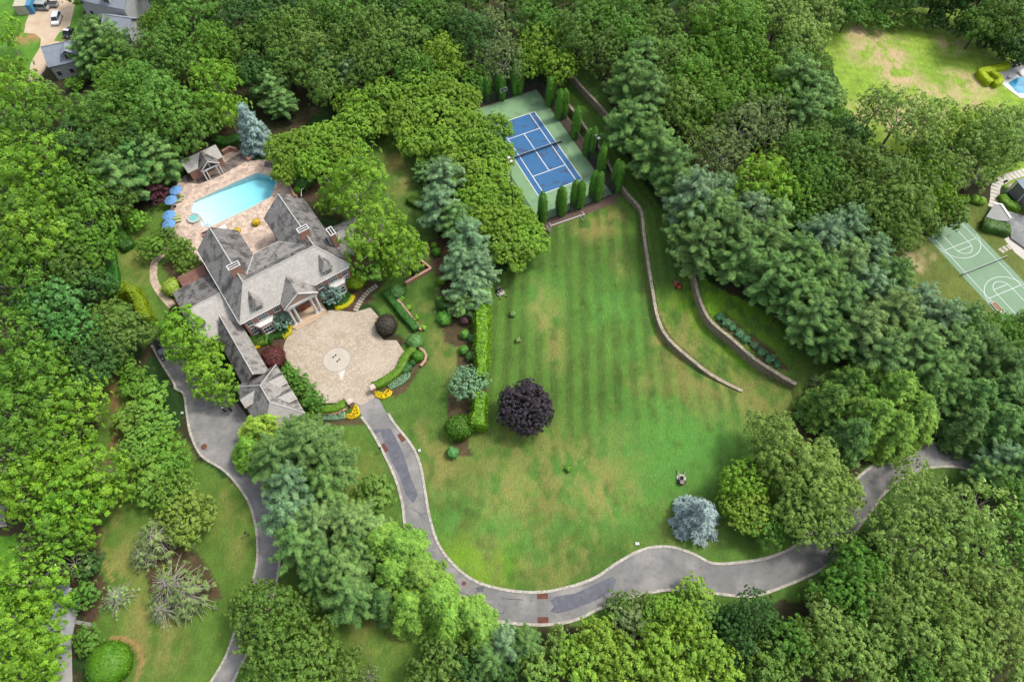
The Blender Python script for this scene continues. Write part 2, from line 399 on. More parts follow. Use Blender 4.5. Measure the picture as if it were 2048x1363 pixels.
N = gm.node_tree.nodes; Lk = gm.node_tree.links; b = N["Principled BSDF"]; b.inputs["Roughness"].default_value = 0.9; b.inputs["Specular IOR Level"].default_value = 0.15
at_ = N.new("ShaderNodeAttribute"); at_.attribute_name = "sward"
tc = N.new("ShaderNodeTexCoord")
na = N.new("ShaderNodeTexNoise"); na.inputs["Scale"].default_value = 3.2; na.inputs["Detail"].default_value = 8; na.inputs["Roughness"].default_value = 0.75; Lk.new(tc.outputs["Object"], na.inputs["Vector"])
mr = N.new("ShaderNodeMapRange"); mr.inputs[1].default_value = 0.25; mr.inputs[2].default_value = 0.75; mr.inputs[3].default_value = 0.62; mr.inputs[4].default_value = 1.38; Lk.new(na.outputs["Fac"], mr.inputs[0])
mx = N.new("ShaderNodeMix"); mx.data_type = 'RGBA'; mx.blend_type = 'MULTIPLY'; mx.inputs[0].default_value = 1; Lk.new(at_.outputs["Color"], mx.inputs[6]); Lk.new(mr.outputs[0], mx.inputs[7]); Lk.new(mx.outputs[2], b.inputs["Base Color"])
mp2 = N.new("ShaderNodeMapping"); mp2.inputs["Scale"].default_value = (5.0, 0.9, 1); mp2.inputs["Rotation"].default_value = (0, 0, -0.12); Lk.new(tc.outputs["Object"], mp2.inputs[0])
nb = N.new("ShaderNodeTexNoise"); nb.inputs["Scale"].default_value = 1.0; nb.inputs["Detail"].default_value = 6; nb.inputs["Roughness"].default_value = 0.7; Lk.new(mp2.outputs[0], nb.inputs["Vector"])
mr2 = N.new("ShaderNodeMapRange"); mr2.inputs[1].default_value = 0.3; mr2.inputs[2].default_value = 0.7; mr2.inputs[3].default_value = 0.74; mr2.inputs[4].default_value = 1.26; Lk.new(nb.outputs["Fac"], mr2.inputs[0])
mx2 = N.new("ShaderNodeMix"); mx2.data_type = 'RGBA'; mx2.blend_type = 'MULTIPLY'; mx2.inputs[0].default_value = 1; Lk.new(mx.outputs[2], mx2.inputs[6]); Lk.new(mr2.outputs[0], mx2.inputs[7])
nd = N.new("ShaderNodeTexNoise"); nd.inputs["Scale"].default_value = 0.9; nd.inputs["Detail"].default_value = 9; nd.inputs["Roughness"].default_value = 0.78; Lk.new(tc.outputs["Object"], nd.inputs["Vector"])
mr3 = N.new("ShaderNodeMapRange"); mr3.inputs[1].default_value = 0.56; mr3.inputs[2].default_value = 0.70; mr3.inputs[4].default_value = 0.55; Lk.new(nd.outputs["Fac"], mr3.inputs[0])
mx3 = N.new("ShaderNodeMix"); mx3.data_type = 'RGBA'; Lk.new(mr3.outputs[0], mx3.inputs[0]); Lk.new(mx2.outputs[2], mx3.inputs[6]); mx3.inputs[7].default_value = (*C(158,146,84), 1); Lk.new(mx3.outputs[2], b.inputs["Base Color"])
bp = N.new("ShaderNodeBump"); bp.inputs["Strength"].default_value = 0.5; bp.inputs["Distance"].default_value = 0.15; Lk.new(na.outputs["Fac"], bp.inputs["Height"]); Lk.new(bp.outputs[0], b.inputs["Normal"])
g = link("ground", me, None, gm); g["kind"] = "structure"
far = MB().add([(-1500,-900,-4.2),(1500,-900,-4.2),(1500,2200,-4.2),(-1500,2200,-4.2)], [(0,1,2,3)]).build("terrain", mat("far_land", C(60,80,40), 0.95, 0.4, 0.05))
far["kind"] = "structure"

# ---------------------------------------------------------------- roads, kerbs, paving
M_ASPH = mat("asphalt", C(136,135,132), 0.85, 0.1, 0.35, 0.2, bump=0.25, bscale=9)
overlay(M_ASPH, C(162,158,154), 0.16, 0.46, 0.62); overlay(M_ASPH, C(112,112,116), 0.8, 0.52, 0.70, amount=0.6); overlay(M_ASPH, C(112,112,116), 4.5, 0.56, 0.72, amount=0.4)
M_PATCH = mat("asphalt_repair", C(104,106,116), 0.8, 0.12, 0.8, 0.25, bump=0.2, bscale=8); overlay(M_PATCH, C(130,130,134), 0.9, 0.5, 0.68, amount=.7)
M_TAR = mat("tar", C(92,92,98), 0.6, 0.2, 2, 0.3)
M_KERB = mat("granite_setts", C(196,190,176), 0.85, 0.15, 1.2, bump=0.3); cells(M_KERB, 4.0, C(130,124,112), lo=0.0, hi=0.03)
M_RUST = mat("rusted_iron", C(120,72,56), 0.8, 0.35, 3, bump=0.4)
L1 = [(705,800),(718,822),(742,855),(770,905),(795,960),(808,1010),(814,1060),(830,1100),(858,1150),(890,1190),(930,1218),(980,1235),(1040,1244),(1100,1245),(1150,1236),(1200,1213),(1270,1188),(1340,1176),(1406,1180),(1486,1189),(1530,1182),(1614,1149),(1659,1121),(1694,1078),(1738,1021),(1775,975),(1830,940),(1900,930),(1960,945),(2060,985),(2180,1060)]
R1 = [(745,775),(757,796),(785,845),(820,890),(838,930),(848,985),(858,1040),(875,1090),(905,1130),(945,1162),(1000,1180),(1070,1187),(1130,1178),(1190,1158),(1240,1125),(1290,1100),(1340,1096),(1384,1109),(1428,1129),(1495,1125),(1548,1114),(1597,1090),(1640,1050),(1685,1000),(1725,950),(1800,903),(1871,888),(1960,901),(2060,935),(2190,1010)]
A1 = smooth_path([at(*p) for p in L1], 6); B1 = smooth_path([at(*p) for p in R1], 6)
for p in A1+B1: p.z = float(terr(p.x, p.y))
def resample(P, n):
    d = [0.0]
    for i in range(1, len(P)): d.append(d[-1]+(P[i]-P[i-1]).length)
    t = np.linspace(0, d[-1], n); a = np.array([tuple(p) for p in P])
    return [Vector((np.interp(s, d, a[:,0]), np.interp(s, d, a[:,1]), np.interp(s, d, a[:,2]))) for s in t]
strip(MB(), resample(A1, 170), resample(B1, 170), 0.03).build("driveway_road", M_ASPH)["kind"] = "structure"
def kerb(name, P, w, side):
    o = strip(MB(), P, offset_path(P, w*side), -0.05, 0.13).build(name, M_KERB); o["kind"] = "structure"; return o
kerb("driveway_kerb", A1[8:], 0.45, -1); kerb("driveway_kerb", B1[10:], 0.45, 1)
L2 = [(302,692),(322,728),(345,765),(350,778),(366,790),(372,830),(380,870),(402,913),(450,945),(490,995),(508,1045),(513,1100),(509,1140),(497,1180),(478,1230),(450,1310),(418,1365),(385,1420)]
R2 = [(338,676),(380,700),(420,745),(470,800),(495,835),(500,860),(495,885),(505,930),(532,965),(553,1005),(562,1055),(563,1110),(556,1160),(546,1200),(528,1245),(500,1300),(468,1365),(440,1420)]
A2 = smooth_path([at(*p) for p in L2], 6); B2 = smooth_path([at(*p) for p in R2], 6)
o = flat("service_road", A2+list(reversed(B2)), M_ASPH, 0.03)
kerb("service_kerb", A2, 0.4, 1); kerb("service_kerb", B2[45:], 0.4, -1)
# repairs and sealed cracks in the asphalt (they belong to the road)
def repair(name, px, m, z=0.036): return flat(name, [at(*p) for p in px], m, z)
repair("asphalt_patch", [(760,858),(780,856),(790,872),(806,905),(822,955),(836,990),(826,1005),(812,990),(800,955),(783,922),(770,890)], M_PATCH)
repair("asphalt_patch", [(742,861),(756,856),(762,862),(748,869)], M_PATCH)
repair("asphalt_patch", [(1100,1200),(1112,1192),(1150,1186),(1190,1168),(1225,1152),(1232,1160),(1226,1180),(1205,1192),(1180,1205),(1140,1220),(1115,1226),(1100,1222),(1108,1212)], M_PATCH)
repair("asphalt_patch", [(951,1174),(968,1172),(967,1182),(955,1183)], M_TAR)
def crack(px, w=0.13):
    P = resample(smooth_path([at(*p) for p in px], 4), 26)
    ww = [w*(0.6+0.9*random.random()) for _ in P]
    A = [p+Vector((0,a/2,0)) for p, a in zip(P, ww)]; B = [p-Vector((0,a/2,0)) for p, a in zip(P, ww)]
    strip(MB(), A, B, 0.041).build("sealed_crack", M_TAR)["kind"] = "structure"
for cpx in [[(898,1166),(908,1176),(922,1184),(936,1189),(948,1193)],[(948,1193),(950,1186),(956,1180)],[(948,1193),(954,1203),(966,1209),(980,1213),(986,1207)],[(954,1203),(962,1201),(974,1206),(984,1210)],[(1003,1195),(1018,1197),(1034,1198),(1046,1199)],[(1020,1197),(1018,1206)],[(1033,1198),(1034,1207)],
            [(838,1028),(846,1032),(851,1042)],[(826,1018),(840,1026),(852,1026)],[(843,1034),(848,1050)],[(930,1216),(960,1222),(990,1226),(1010,1224)]]: crack(cpx)
def grate(u, v, ang, label):
    p = at(u, v); t = thing("storm_drain", (p.x, p.y, p.z+0.03), ang, label, "drain", "rusty drains in the drive")
    f = MB(); f.box(-.85,-.7,-.5,.5,0,.05); f.box(.7,.85,-.5,.5,0,.05); f.box(-.7,.7,-.5,-.38,0,.05); f.box(-.7,.7,.38,.5,0,.05); f.build("frame", M_RUST, t)
    gmb = MB()
    for k in range(10): gmb.box(-.66+k*.14, -.60+k*.14, -.37, .37, 0.005, .035)
    gmb.box(-.7,.7,-.38,.38,0.002,.012); gmb.build("grating", M_RUST, t)
grate(1085,1190,0.0,"rusty square drain at the upper kerb of the lower drive bend")
grate(1086,1240,0.0,"rusty square drain at the lower kerb of the drive bend")
grate(804,874,-1.0,"rusty square drain at the right kerb just below the courtyard gate")
grate(768,896,-1.0,"rusty square drain at the left kerb just below the courtyard gate")
def manhole(u, v, r, label):
    p = at(u, v); o = MB().prism([(r*math.cos(a*math.pi/12), r*math.sin(a*math.pi/12)) for a in range(24)], 0, 0.025).build("manhole_cover", M_RUST, None, loc=(p.x, p.y, 0.032)); tag(o, label, "manhole cover")
manhole(408,893,0.55,"round rusty manhole cover in the left service drive"); manhole(928,1166,0.35,"small round manhole cover in the lower drive bend")
# courtyard
M_PAVE = mat("courtyard_setts", C(190,174,152), 0.85, 0.12, 0.5, col2=C(204,188,166), bump=0.3, bscale=6); cells(M_PAVE, 3.0, C(168,152,132), lo=0.0, hi=0.05, amp=.2); overlay(M_PAVE, C(168,152,136), 0.3, 0.52, 0.8, amount=0.55); overlay(M_PAVE, C(214,202,184), 0.12, 0.5, 0.7, amount=0.6)
cy = [(583,653),(600,640),(640,622),(668,620),(708,624),(741,615),(758,634),(750,648),(754,664),(768,680),(793,680),(811,706),(803,728),(793,742),(770,757),(742,771),(745,778),(754,793),(722,810),(712,806),(699,798),(677,805),(645,806),(626,778),(600,750),(575,722),(565,702),(569,687)]
flat("courtyard_paving", [at(*p) for p in cy], M_PAVE, 0.034)
M_MED = mat("medallion_stone", C(204,194,178), 0.8, 0.08, 0.8); M_DARK = mat("dark_iron", C(50,50,54), 0.6, 0.2, 3)
pc = at(674,719); RM = 2.55
med = flat("courtyard_medallion", [pc+Vector((RM*math.cos(a*math.pi/24), RM*math.sin(a*math.pi/24), 0)) for a in range(48)], M_MED, 0.044)
ringb = MB(); nseg = 48
strip(ringb, [pc+Vector((RM*math.cos(a*math.pi/24), RM*math.sin(a*math.pi/24), 0)) for a in range(49)], [pc+Vector(((RM+.16)*math.cos(a*math.pi/24), (RM+.16)*math.sin(a*math.pi/24), 0)) for a in range(49)], 0.0445).build("medallion_ring", mat("ring_stone", C(168,158,144), 0.8))["kind"] = "structure"
flat("pale_paving", [at(*p) for p in [(676,738),(692,732),(688,748),(684,762),(680,752)]], mat("pale_setts", C(222,216,206), 0.6, 0.1, 1), 0.040)  # wedge of paler setts beside the medallion
for u, v in [(667,714),(671.5,710.5),(675,722.5),(679,719)]:
    p = at(u, v); o = MB().prism([(.16*math.cos(a*math.pi/6), .16*math.sin(a*math.pi/6)) for a in range(12)], 0, .10).build("ground_light", M_DARK, loc=(p.x, p.y, .044)); tag(o, "one of four small dark fittings in the pale courtyard medallion", "ground light", "dark fittings in the courtyard circle")
# stepping stones, paths
M_SLAB = mat("flagstone", C(190,182,164), 0.85, 0.12, 1.5, bump=0.2)
def stones(px, n, w, d, name, label, group, m=None):
    P = resample(smooth_path([at(*p) for p in px], 8), n)
    for i, p in enumerate(P):
        tt = P[min(i+1,n-1)]-P[max(i-1,0)]; a = math.atan2(tt.y, tt.x)
        o = MB().box(-d/2, d/2, -w/2, w/2, 0.0, 0.06).build(name, m or M_SLAB, loc=(p.x, p.y, p.z), bevel=0.012); o.rotation_euler.z = a+random.uniform(-.06,.06); tag(o, label, "stepping stone", group)
stones([(712,619),(718,607),(728,592),(740,580),(752,572)], 11, 1.0, 0.5, "stepping_stone", "one of the pale stepping stones curving from courtyard to the right tree", "stepping stones beside the courtyard")
M_PATH = mat("path_stone", C(206,184,160), 0.85, 0.1, 1.0, bump=0.2); cells(M_PATH, 2.2, C(160,140,116), lo=0, hi=0.04)
P = smooth_path([at(*p) for p in [(336,496),(325,508),(311,522),(307,540),(308,560),(318,580),(334,600),(345,612)]], 6)
strip(MB(), offset_path(P, .75), offset_path(P, -.75), 0.03).build("garden_path", M_PATH)["kind"] = "structure"
M_DECK = mat("pool_deck_stone", C(212,188,168), 0.85, 0.1, 0.8, col2=C(226,204,184), bump=0.2); cells(M_DECK, 1.5, C(170,146,128), lo=0, hi=0.03); overlay(M_DECK, C(140,126,118), 0.35, 0.54, 0.74, amount=0.6); overlay(M_DECK, C(96,92,94), 1.6, 0.62, 0.74, amount=0.6)
M_DKPAVE = mat("dark_paving", C(104,98,96), 0.85, 0.2, 0.8, col2=C(150,136,124), bump=0.2); cells(M_DKPAVE, 1.5, C(90,84,82), lo=0, hi=0.03)  # darker grey-brown version of the deck paving
# ---------------------------------------------------------------- plants
LEAF = leafmat("leaf"); NEEDLE = leafmat("needle", 0.15, 0.4, 0.6, 0.02); CLIP = leafmat("clipped_leaf", 0.2, 0.35, 0.55, 0.03)
PETAL = leafmat("petal", 0.25, 0.2, 0.6, 0.015)
BARK = mat("bark", C(96,84,70), 0.9, 0.35, 3, bump=0.6); PALEBARK = mat("pale_bark", C(176,170,156), 0.9, 0.2, 3)
def unit(v): return v/np.maximum(np.linalg.norm(v, axis=-1, keepdims=True), 1e-9)
def rdir(n, r): return unit(r.normal(size=(n, 3)))
def leaf_geo(Cn, Nn, size, asp, r, axis=None, jit=0.4, wide=0.55):
    """diamond leaf clumps: centres, facing, size -> vertices (n,4,3)"""
    n = len(Cn); Nn = unit(Nn+rdir(n, r)*jit)
    t = rdir(n, r) if axis is None else axis+rdir(n, r)*0.25
    U = unit(t-(t*Nn).sum(1, keepdims=True)*Nn); W = np.cross(Nn, U)
    s = (size*(0.7+0.6*r.random(n)))[:, None] if np.ndim(size) else (size*(0.7+0.6*r.random((n, 1))))
    a = U*s*asp*0.5; b = W*s*wide
    dip = Nn*s*0.12
    return np.stack([Cn-a, Cn-b*0.9+dip, Cn+a, Cn+b*0.9+dip], 1)
def leaf_mesh(name, V, tone, m, core=None, solid=None):
    n = len(V); vs = V.reshape(-1, 3); F = np.arange(4*n).reshape(n, 4)
    if core is not None:
        cv, cf = core; F = np.concatenate([F, np.asarray(cf)+len(vs)]); vs = np.concatenate([vs, np.asarray(cv, float)]); tone = np.concatenate([tone, np.full(len(cf), 0.5)])
    me = bpy.data.meshes.new(name)
    me.vertices.add(len(vs)); me.vertices.foreach_set("co", vs.reshape(-1).astype(np.float32))
    me.loops.add(F.size); me.loops.foreach_set("vertex_index", F.reshape(-1).astype(np.int32))
    me.polygons.add(len(F)); me.polygons.foreach_set("loop_start", np.arange(0, F.size, 4, dtype=np.int32))
    a = me.attributes.new("tone", 'FLOAT', 'FACE'); a.data.foreach_set("value", np.clip(tone, 0, 1).astype(np.float32))
    me.materials.append(m); me.update(); return me
def tufts(Tp, Tn, rt, n, ls, asp, r, flat_=0.6, tspread=0.35, jit=0.45, up=0.0):
    k = len(Tp); o = rdir(k*n, r)*(r.random((k*n, 1))**0.4)
    Nr = np.repeat(Tn, n, 0); o = o-Nr*(o*Nr).sum(1, keepdims=True)*(1-flat_)
    back = (o*Nr).sum(1) < -0.15; o[back] *= -0.6
    rr = np.repeat(rt, n)[:, None] if np.ndim(rt) else rt
    Cn = np.repeat(Tp, n, 0)+o*rr
    nn = unit(o*0.8+Nr*0.7+np.array([0, 0, up]))
    V = leaf_geo(Cn, nn, ls, asp, r, None, jit)
    tone = np.repeat(r.random(k)*tspread+0.5-tspread/2, n)+(r.random(k*n)-0.5)*0.38
    return V, tone
def branch_mb(R, zc, lobes, r, trunk_r, base=0.0, tip=-0.1):
    mb = MB(); top = zc-0.15*R
    mb.tube([(0,0,base),(0.05*R*r.normal()*.3,0,top*0.5),(0,0,top)], [trunk_r, trunk_r*0.75, trunk_r*0.5], 8)
    for L in lobes:
        a = Vector((0, 0, top*r.uniform(0.55, 1.0))); b = Vector(L)+Vector((L[0], L[1], (L[2]-zc)*.6))*tip; mid = a.lerp(b, 0.5)+Vector((0, 0, -0.06*R))
        mb.tube([a, mid, b], [trunk_r*0.36, trunk_r*0.25, trunk_r*0.1], 6)
    return mb
def broad(seed, R, hz, nl, rt, ls, n, dens=1.0, lobe=(0.34, 0.5), asp=1.7, flat_=0.6, tspread=0.35, jit=0.45, up=0.15, zc=None, fill=0.35, branchmat=None, zmin=-0.7, off=0.58, m=None, trunk=0.045, tip=-0.1):
    r = np.random.default_rng(seed); zc = zc if zc is not None else R*1.2
    D = []
    g = (1+5**.5)/2
    for i in range(nl):
        z = 1-1.42*(i+0.5)/nl; a = 2*math.pi*i/g+r.uniform(-.3,.3); q = math.sqrt(max(0, 1-z*z)); D.append((q*math.cos(a), q*math.sin(a), z))
    D = np.array(D)+r.normal(size=(nl, 3))*0.09
    LC = D*R*off*r.uniform(0.82, 1.12, (nl, 1)); LC[:, 2] *= hz; LR = R*r.uniform(lobe[0], lobe[1], nl)
    LC = np.vstack([LC, [[0, 0, 0.1*R*hz]]]); LR = np.append(LR, R*0.52)
    TP = []; TN = []
    for j in range(len(LC)):
        m_ = max(6, int(dens*2.4*LR[j]**2/rt**2))
        d = rdir(m_, r); p = LC[j]+d*LR[j]*np.array([1, 1, min(1, hz+0.1)])
        ok = np.ones(m_, bool)
        for k in range(len(LC)):
            if k != j: ok &= np.linalg.norm(p-LC[k], axis=1) > LR[k]*0.9
        ok &= (p[:, 2] > zmin*R*hz) & (d[:, 2] > -0.55)
        TP.append(p[ok]+d[ok]*r.normal(size=(ok.sum(), 1))*rt*0.8); TN.append(unit(d[ok]+np.array([0, 0, 0.25])))
    TP = np.vstack(TP); TN = np.vstack(TN)
    V, tone = tufts(TP, TN, rt*r.uniform(.55, 1.5, len(TP)), n, ls, asp, r, flat_, tspread, jit, up)
    nf = int(len(TP)*n*fill*0.25)
    j = r.integers(0, len(LC), nf); fp = LC[j]+rdir(nf, r)*(LR[j]*0.72*r.random(nf)**.33)[:, None]
    V2 = leaf_geo(fp, rdir(nf, r)+np.array([0,0,.5]), ls*2.0, asp, r)
    V = np.vstack([V, V2]); tone = np.concatenate([tone, r.random(nf)*0.6+0.2])
    V[:, :, 2] += zc
    crown = leaf_mesh("crown", V, tone, m or LEAF)
    LC2 = LC.copy(); LC2[:, 2] += zc
    tm = branch_mb(R, zc, LC2[:min(nl, 14)], r, R*trunk, 0.0, tip).mesh("trunk", branchmat or BARK)
    return dict(R=R, zc=zc, crown=crown, trunk=tm)
def conifer(seed, R, H, nw, nb, prof, rise, tuft, n, ls, asp, droop=0.0, z0=0.12, wide=0.22, tone_s=0.3, side=0.45, step=0.5, keep=1.0, bare=False, barkm=None, m=None, wn=0.8):
    """trunk with tiers of branches, each carrying sprays of needles"""
    r = np.random.default_rng(seed); TP = []; TN = []; TA = []; TB = []
    mb = MB(); mb.tube([(0,0,0),(0,0,H*0.5),(0,0,H*0.97)], [R*0.06+.05, R*0.04+.04, 0.03], 8)
    for w in range(nw):
        t = (w+0.3)/nw; z = H*(z0+(1-z0)*t); Lb = R*prof(t)
        k = max(3, int(nb*(0.55+0.45*(1-t)))) ; a0 = r.uniform(0, 6.28)
        for i in range(k):
            a = a0+6.283*i/k+r.normal()*0.16; L_ = Lb*r.uniform(0.78, 1.12); ri = rise+r.normal()*0.08+0.5*t*max(rise, 0.15)
            d = np.array([math.cos(a), math.sin(a), 0.0]); s_ = np.array([-d[1], d[0], 0])
            ns = max(2, int(L_/step)); pts = []; bt = (r.random()-.5)*.55
            for q in range(ns+1):
                f = q/ns; pts.append(d*L_*f+np.array([0, 0, z+L_*(ri*f-droop*f*f)]))
            if L_ > 0.6 and (bare or w % 2 == 0): mb.tube([tuple(pts[0]), tuple(pts[len(pts)//2]), tuple(pts[-1])], [0.035+0.012*L_, .03+.006*L_, 0.02], 5, caps=False)
            for q in range(1, ns+1):
                f = q/ns
                if f < 0.22 or r.random() > keep: continue
                wd = side*L_*(1-0.75*f)*0.9
                m_ = max(1, int(round(wd/step*1.6)))
                for sgn in (-1, 1):
                    for e in range(m_):
                        lat = (e+0.5*r.random())/m_*wd*sgn
                        p = pts[q]+s_*lat+d*abs(lat)*0.35+np.array([0, 0, -0.12*abs(lat)+r.normal()*0.12])
                        TP.append(p); TB.append(bt+.25*(f-.5)); TA.append(unit(d*0.8+s_*sgn*0.55+np.array([0, 0, 0.45]))); TN.append(unit(np.array([0, 0, 1.0])+d*0.5))
    TP.append(np.array([0, 0, H])); TB.append(.2); TA.append(np.array([0, 0, 1.0])); TN.append(np.array([1.0, 0, 0]))
    TP = np.array(TP); TN = np.array(TN); TA = np.array(TA); k = len(TP)
    o = r.normal(size=(k*n, 3))*tuft*0.5; A = np.repeat(TA, n, 0)
    o += A*(np.abs(r.normal(size=(k*n, 1)))*tuft*0.5)
    Cn = np.repeat(TP, n, 0)+o; ax = unit(A+unit(o)*0.8); Nn = unit(np.repeat(TN, n, 0)+o/tuft*0.5)
    V = leaf_geo(Cn, Nn, ls, asp, r, ax, 0.4, wide)
    tone = np.repeat(np.array(TB)+(r.random(k)-.5)*tone_s*.5+.5, n)+(r.random(k*n)-.5)*0.4
    return dict(R=R, zc=H*0.5, crown=leaf_mesh("crown", V, tone, m or NEEDLE), trunk=mb.mesh("trunk", barkm or BARK))
K = {}
K['ash'] = [broad(101, 6, .72, 15, .54, .19, 56, 0.72, asp=1.6, tspread=.6, branchmat=PALEBARK, tip=.5, lobe=(.2,.46), off=.68, up=.35), broad(102, 6.5, .78, 17, .56, .19, 56, 0.72, asp=1.6, tspread=.6, branchmat=PALEBARK, tip=.5, lobe=(.18,.44), off=.7, up=.35), broad(103, 3.6, .85, 10, .44, .17, 50, 0.85, asp=1.6, tspread=.6, branchmat=PALEBARK, tip=.5, off=.6, up=.35), broad(104, 5.5, .9, 16, .5, .18, 54, .76, asp=1.6, tspread=.6, branchmat=PALEBARK, tip=.5, lobe=(.25,.4), off=.68, up=.3)]
K['oak'] = [broad(111, 6, .8, 16, .42, .17, 44, 0.82, lobe=(.2,.44), off=.68), broad(112, 7, .75, 20, .42, .17, 44, 0.8, lobe=(.17,.4), off=.7), broad(113, 3.6, .9, 11, .36, .16, 40, 0.9, lobe=(.28,.42), off=.62), broad(114, 5.6, 1.0, 17, .42, .17, 44, .82, lobe=(.24,.4), off=.66)]
K['leafy'] = [broad(121, 4.6, .85, 13, .36, .19, 34, 0.85, lobe=(.28,.42), tspread=.3), broad(122, 3.0, .95, 10, .34, .18, 34, 0.9, lobe=(.3,.44), tspread=.3), broad(123, 6, .7, 18, .4, .2, 32, .78, lobe=(.25,.4), tspread=.3), broad(124, 1.6, .8, 9, .24, .14, 26, 1.0, lobe=(.34,.5), tspread=.3, zc=1.2)]
K['hornbeam'] = [broad(131, 5, .62, 18, .30, .17, 34, 0.75, lobe=(.25,.36), flat_=.3, up=.9, asp=2.2, tspread=.35, off=.68, zc=5.2), broad(132, 5, .6, 20, .30, .17, 34, 0.75, lobe=(.23,.34), flat_=.3, up=.9, asp=2.2, tspread=.35, off=.7, zc=5.0), broad(133, 4, .65, 16, .30, .17, 34, 0.8, lobe=(.26,.38), flat_=.3, up=.9, asp=2.2, tspread=.35, off=.68, zc=4.6)]
K['airy'] = [broad(141, 6, .75, 20, .42, .18, 32, 0.55, lobe=(.2,.32), off=.74, fill=.12, tip=.5, branchmat=PALEBARK, tspread=.4), broad(142, 7, .7, 24, .42, .19, 32, 0.55, lobe=(.19,.3), off=.76, fill=.12, tip=.5, branchmat=PALEBARK, tspread=.4), broad(143, 4, .85, 15, .38, .17, 32, .6, lobe=(.22,.34), off=.7, fill=.12, tip=.5, branchmat=PALEBARK, tspread=.4)]
K['beech'] = [broad(151, 5.6, .9, 34, .34, .19, 34, 1.2, lobe=(.36,.42), off=.57, zmin=-.9, zc=4.9, fill=.8, tspread=.3)]
K['maple'] = [broad(161, 2.6, .6, 12, .3, .17, 32, 0.95, lobe=(.28,.42), flat_=.3, up=.8, zc=2.2), broad(162, 2.6, .75, 14, .3, .17, 32, .95, lobe=(.26,.4), flat_=.3, up=.6, zc=2.3)]
pine_prof = lambda t: max(0.08, (1-t**2.2)**0.8)*(0.75+0.25*min(1, t*4))
K['pine'] = [conifer(201, 5, 12, 9, 8, pine_prof, .24, .26, 30, .23, 2.7, wide=.17, z0=.14, step=.46, side=.28, tone_s=.45), conifer(202, 5.5, 14, 10, 8, pine_prof, .26, .26, 30, .23, 2.7, wide=.17, z0=.14, step=.48, side=.28, tone_s=.45), conifer(203, 3.6, 9.5, 8, 7, pine_prof, .26, .24, 26, .21, 2.7, wide=.17, z0=.12, step=.42, side=.3, tone_s=.45)]
cone = lambda t: max(0.05, 1-t)**0.85
K['spruce'] = [conifer(211, 3.3, 9, 17, 10, cone, .05, .26, 13, .34, 2.3, droop=.12, z0=.04, step=.42, side=.38, wide=.2), conifer(212, 2.6, 9, 17, 9, cone, .05, .24, 13, .32, 2.3, droop=.12, z0=.04, step=.4, side=.38, wide=.2)]
K['hemlock'] = [conifer(221, 4.6, 11, 14, 10, lambda t: max(.06, 1-t**1.5)**.9, .12, .3, 24, .25, 2.2, droop=.2, z0=.06, step=.52, side=.5, wide=.28, tone_s=.45), conifer(222, 3.6, 8.5, 12, 9, lambda t: max(.06, 1-t**1.5)**.9, .12, .28, 24, .24, 2.2, droop=.2, z0=.06, step=.48, side=.5, wide=.28, tone_s=.45)]
K['bare'] = [conifer(231, 4.4, 5.5, 8, 11, lambda t: max(.1, 1-t)**.6, .35, .2, 8, .2, 2.4, droop=.5, z0=.15, step=.5, side=.18, keep=.2, bare=True, barkm=PALEBARK), conifer(232, 3.8, 5, 8, 10, lambda t: max(.1, 1-t)**.6, .35, .22, 12, .22, 2.4, droop=.5, z0=.15, step=.45, side=.24, keep=.34, bare=True, barkm=PALEBARK)]
ZC = {'ash':1,'oak':1,'leafy':1,'hornbeam':1,'airy':1,'beech':1,'maple':1,'pine':1,'spruce':.8,'hemlock':.85,'bare':.7}
NAMES = {'ash':'ash_tree','oak':'oak_tree','leafy':'broadleaf_tree','hornbeam':'hornbeam_tree','airy':'open_crowned_tree','beech':'copper_beech','maple':'ornamental_tree','pine':'white_pine','spruce':'spruce_tree','hemlock':'hemlock_tree','bare':'weeping_conifer'}
def warm(rgb):
    c = C(*rgb, k=0.84)
    f = .74 if rgb[2] < rgb[1]*.70 else .90
    return (c[0]*1.10, c[1]*.98, c[2]*f) if rgb[1] > rgb[0]*1.12 and rgb[2] < rgb[1]*.88 else c
TREES = []
def tree(kind, u, v, rpx, rgb, zs=1.0, label=None, proto=None, group=None, cat='tree'):
    """place a tree so its crown stands over photo pixel u,v with crown radius rpx"""
    r0 = None
    pr = K[kind]
    p = at(u, v, 6.0); r = px2m(p, rpx)
    P = min(pr, key=lambda q: abs(math.log(q['R']/r))) if proto is None else pr[proto]
    near = [q for q in pr if abs(math.log(q['R']/P['R'])) < 0.4]
    if proto is None: P = random.choice(near)
    s = r/P['R']; sz = (0.45*s+0.55*s**0.6)*zs
    zc = P['zc']*sz*ZC[kind]
    p = at(u, v, zc); s *= px2m(p, rpx)/r
    z = p.z-zc
    t = thing(NAMES[kind], (p.x, p.y, z-0.03), random.uniform(0, 6.283), label, cat, group)
    rz = 1+random.uniform(-.06, .06)
    for nm, me_ in (("crown", P['crown']), ("trunk", P['trunk'])):
        o = bpy.data.objects.new(nm, me_); COL.objects.link(o); o.parent = t; o.scale = (s*rz, s/rz, sz)
        if nm == "crown":
            j = random.uniform(-.1, .1); o.color = (*[c*(1+j+random.uniform(-.05,.05)) for c in warm(rgb)], 1)
    TREES.append(dict(o=t, kind=kind, u=u, v=v, r=rpx, rgb=rgb, label=label))
    return t

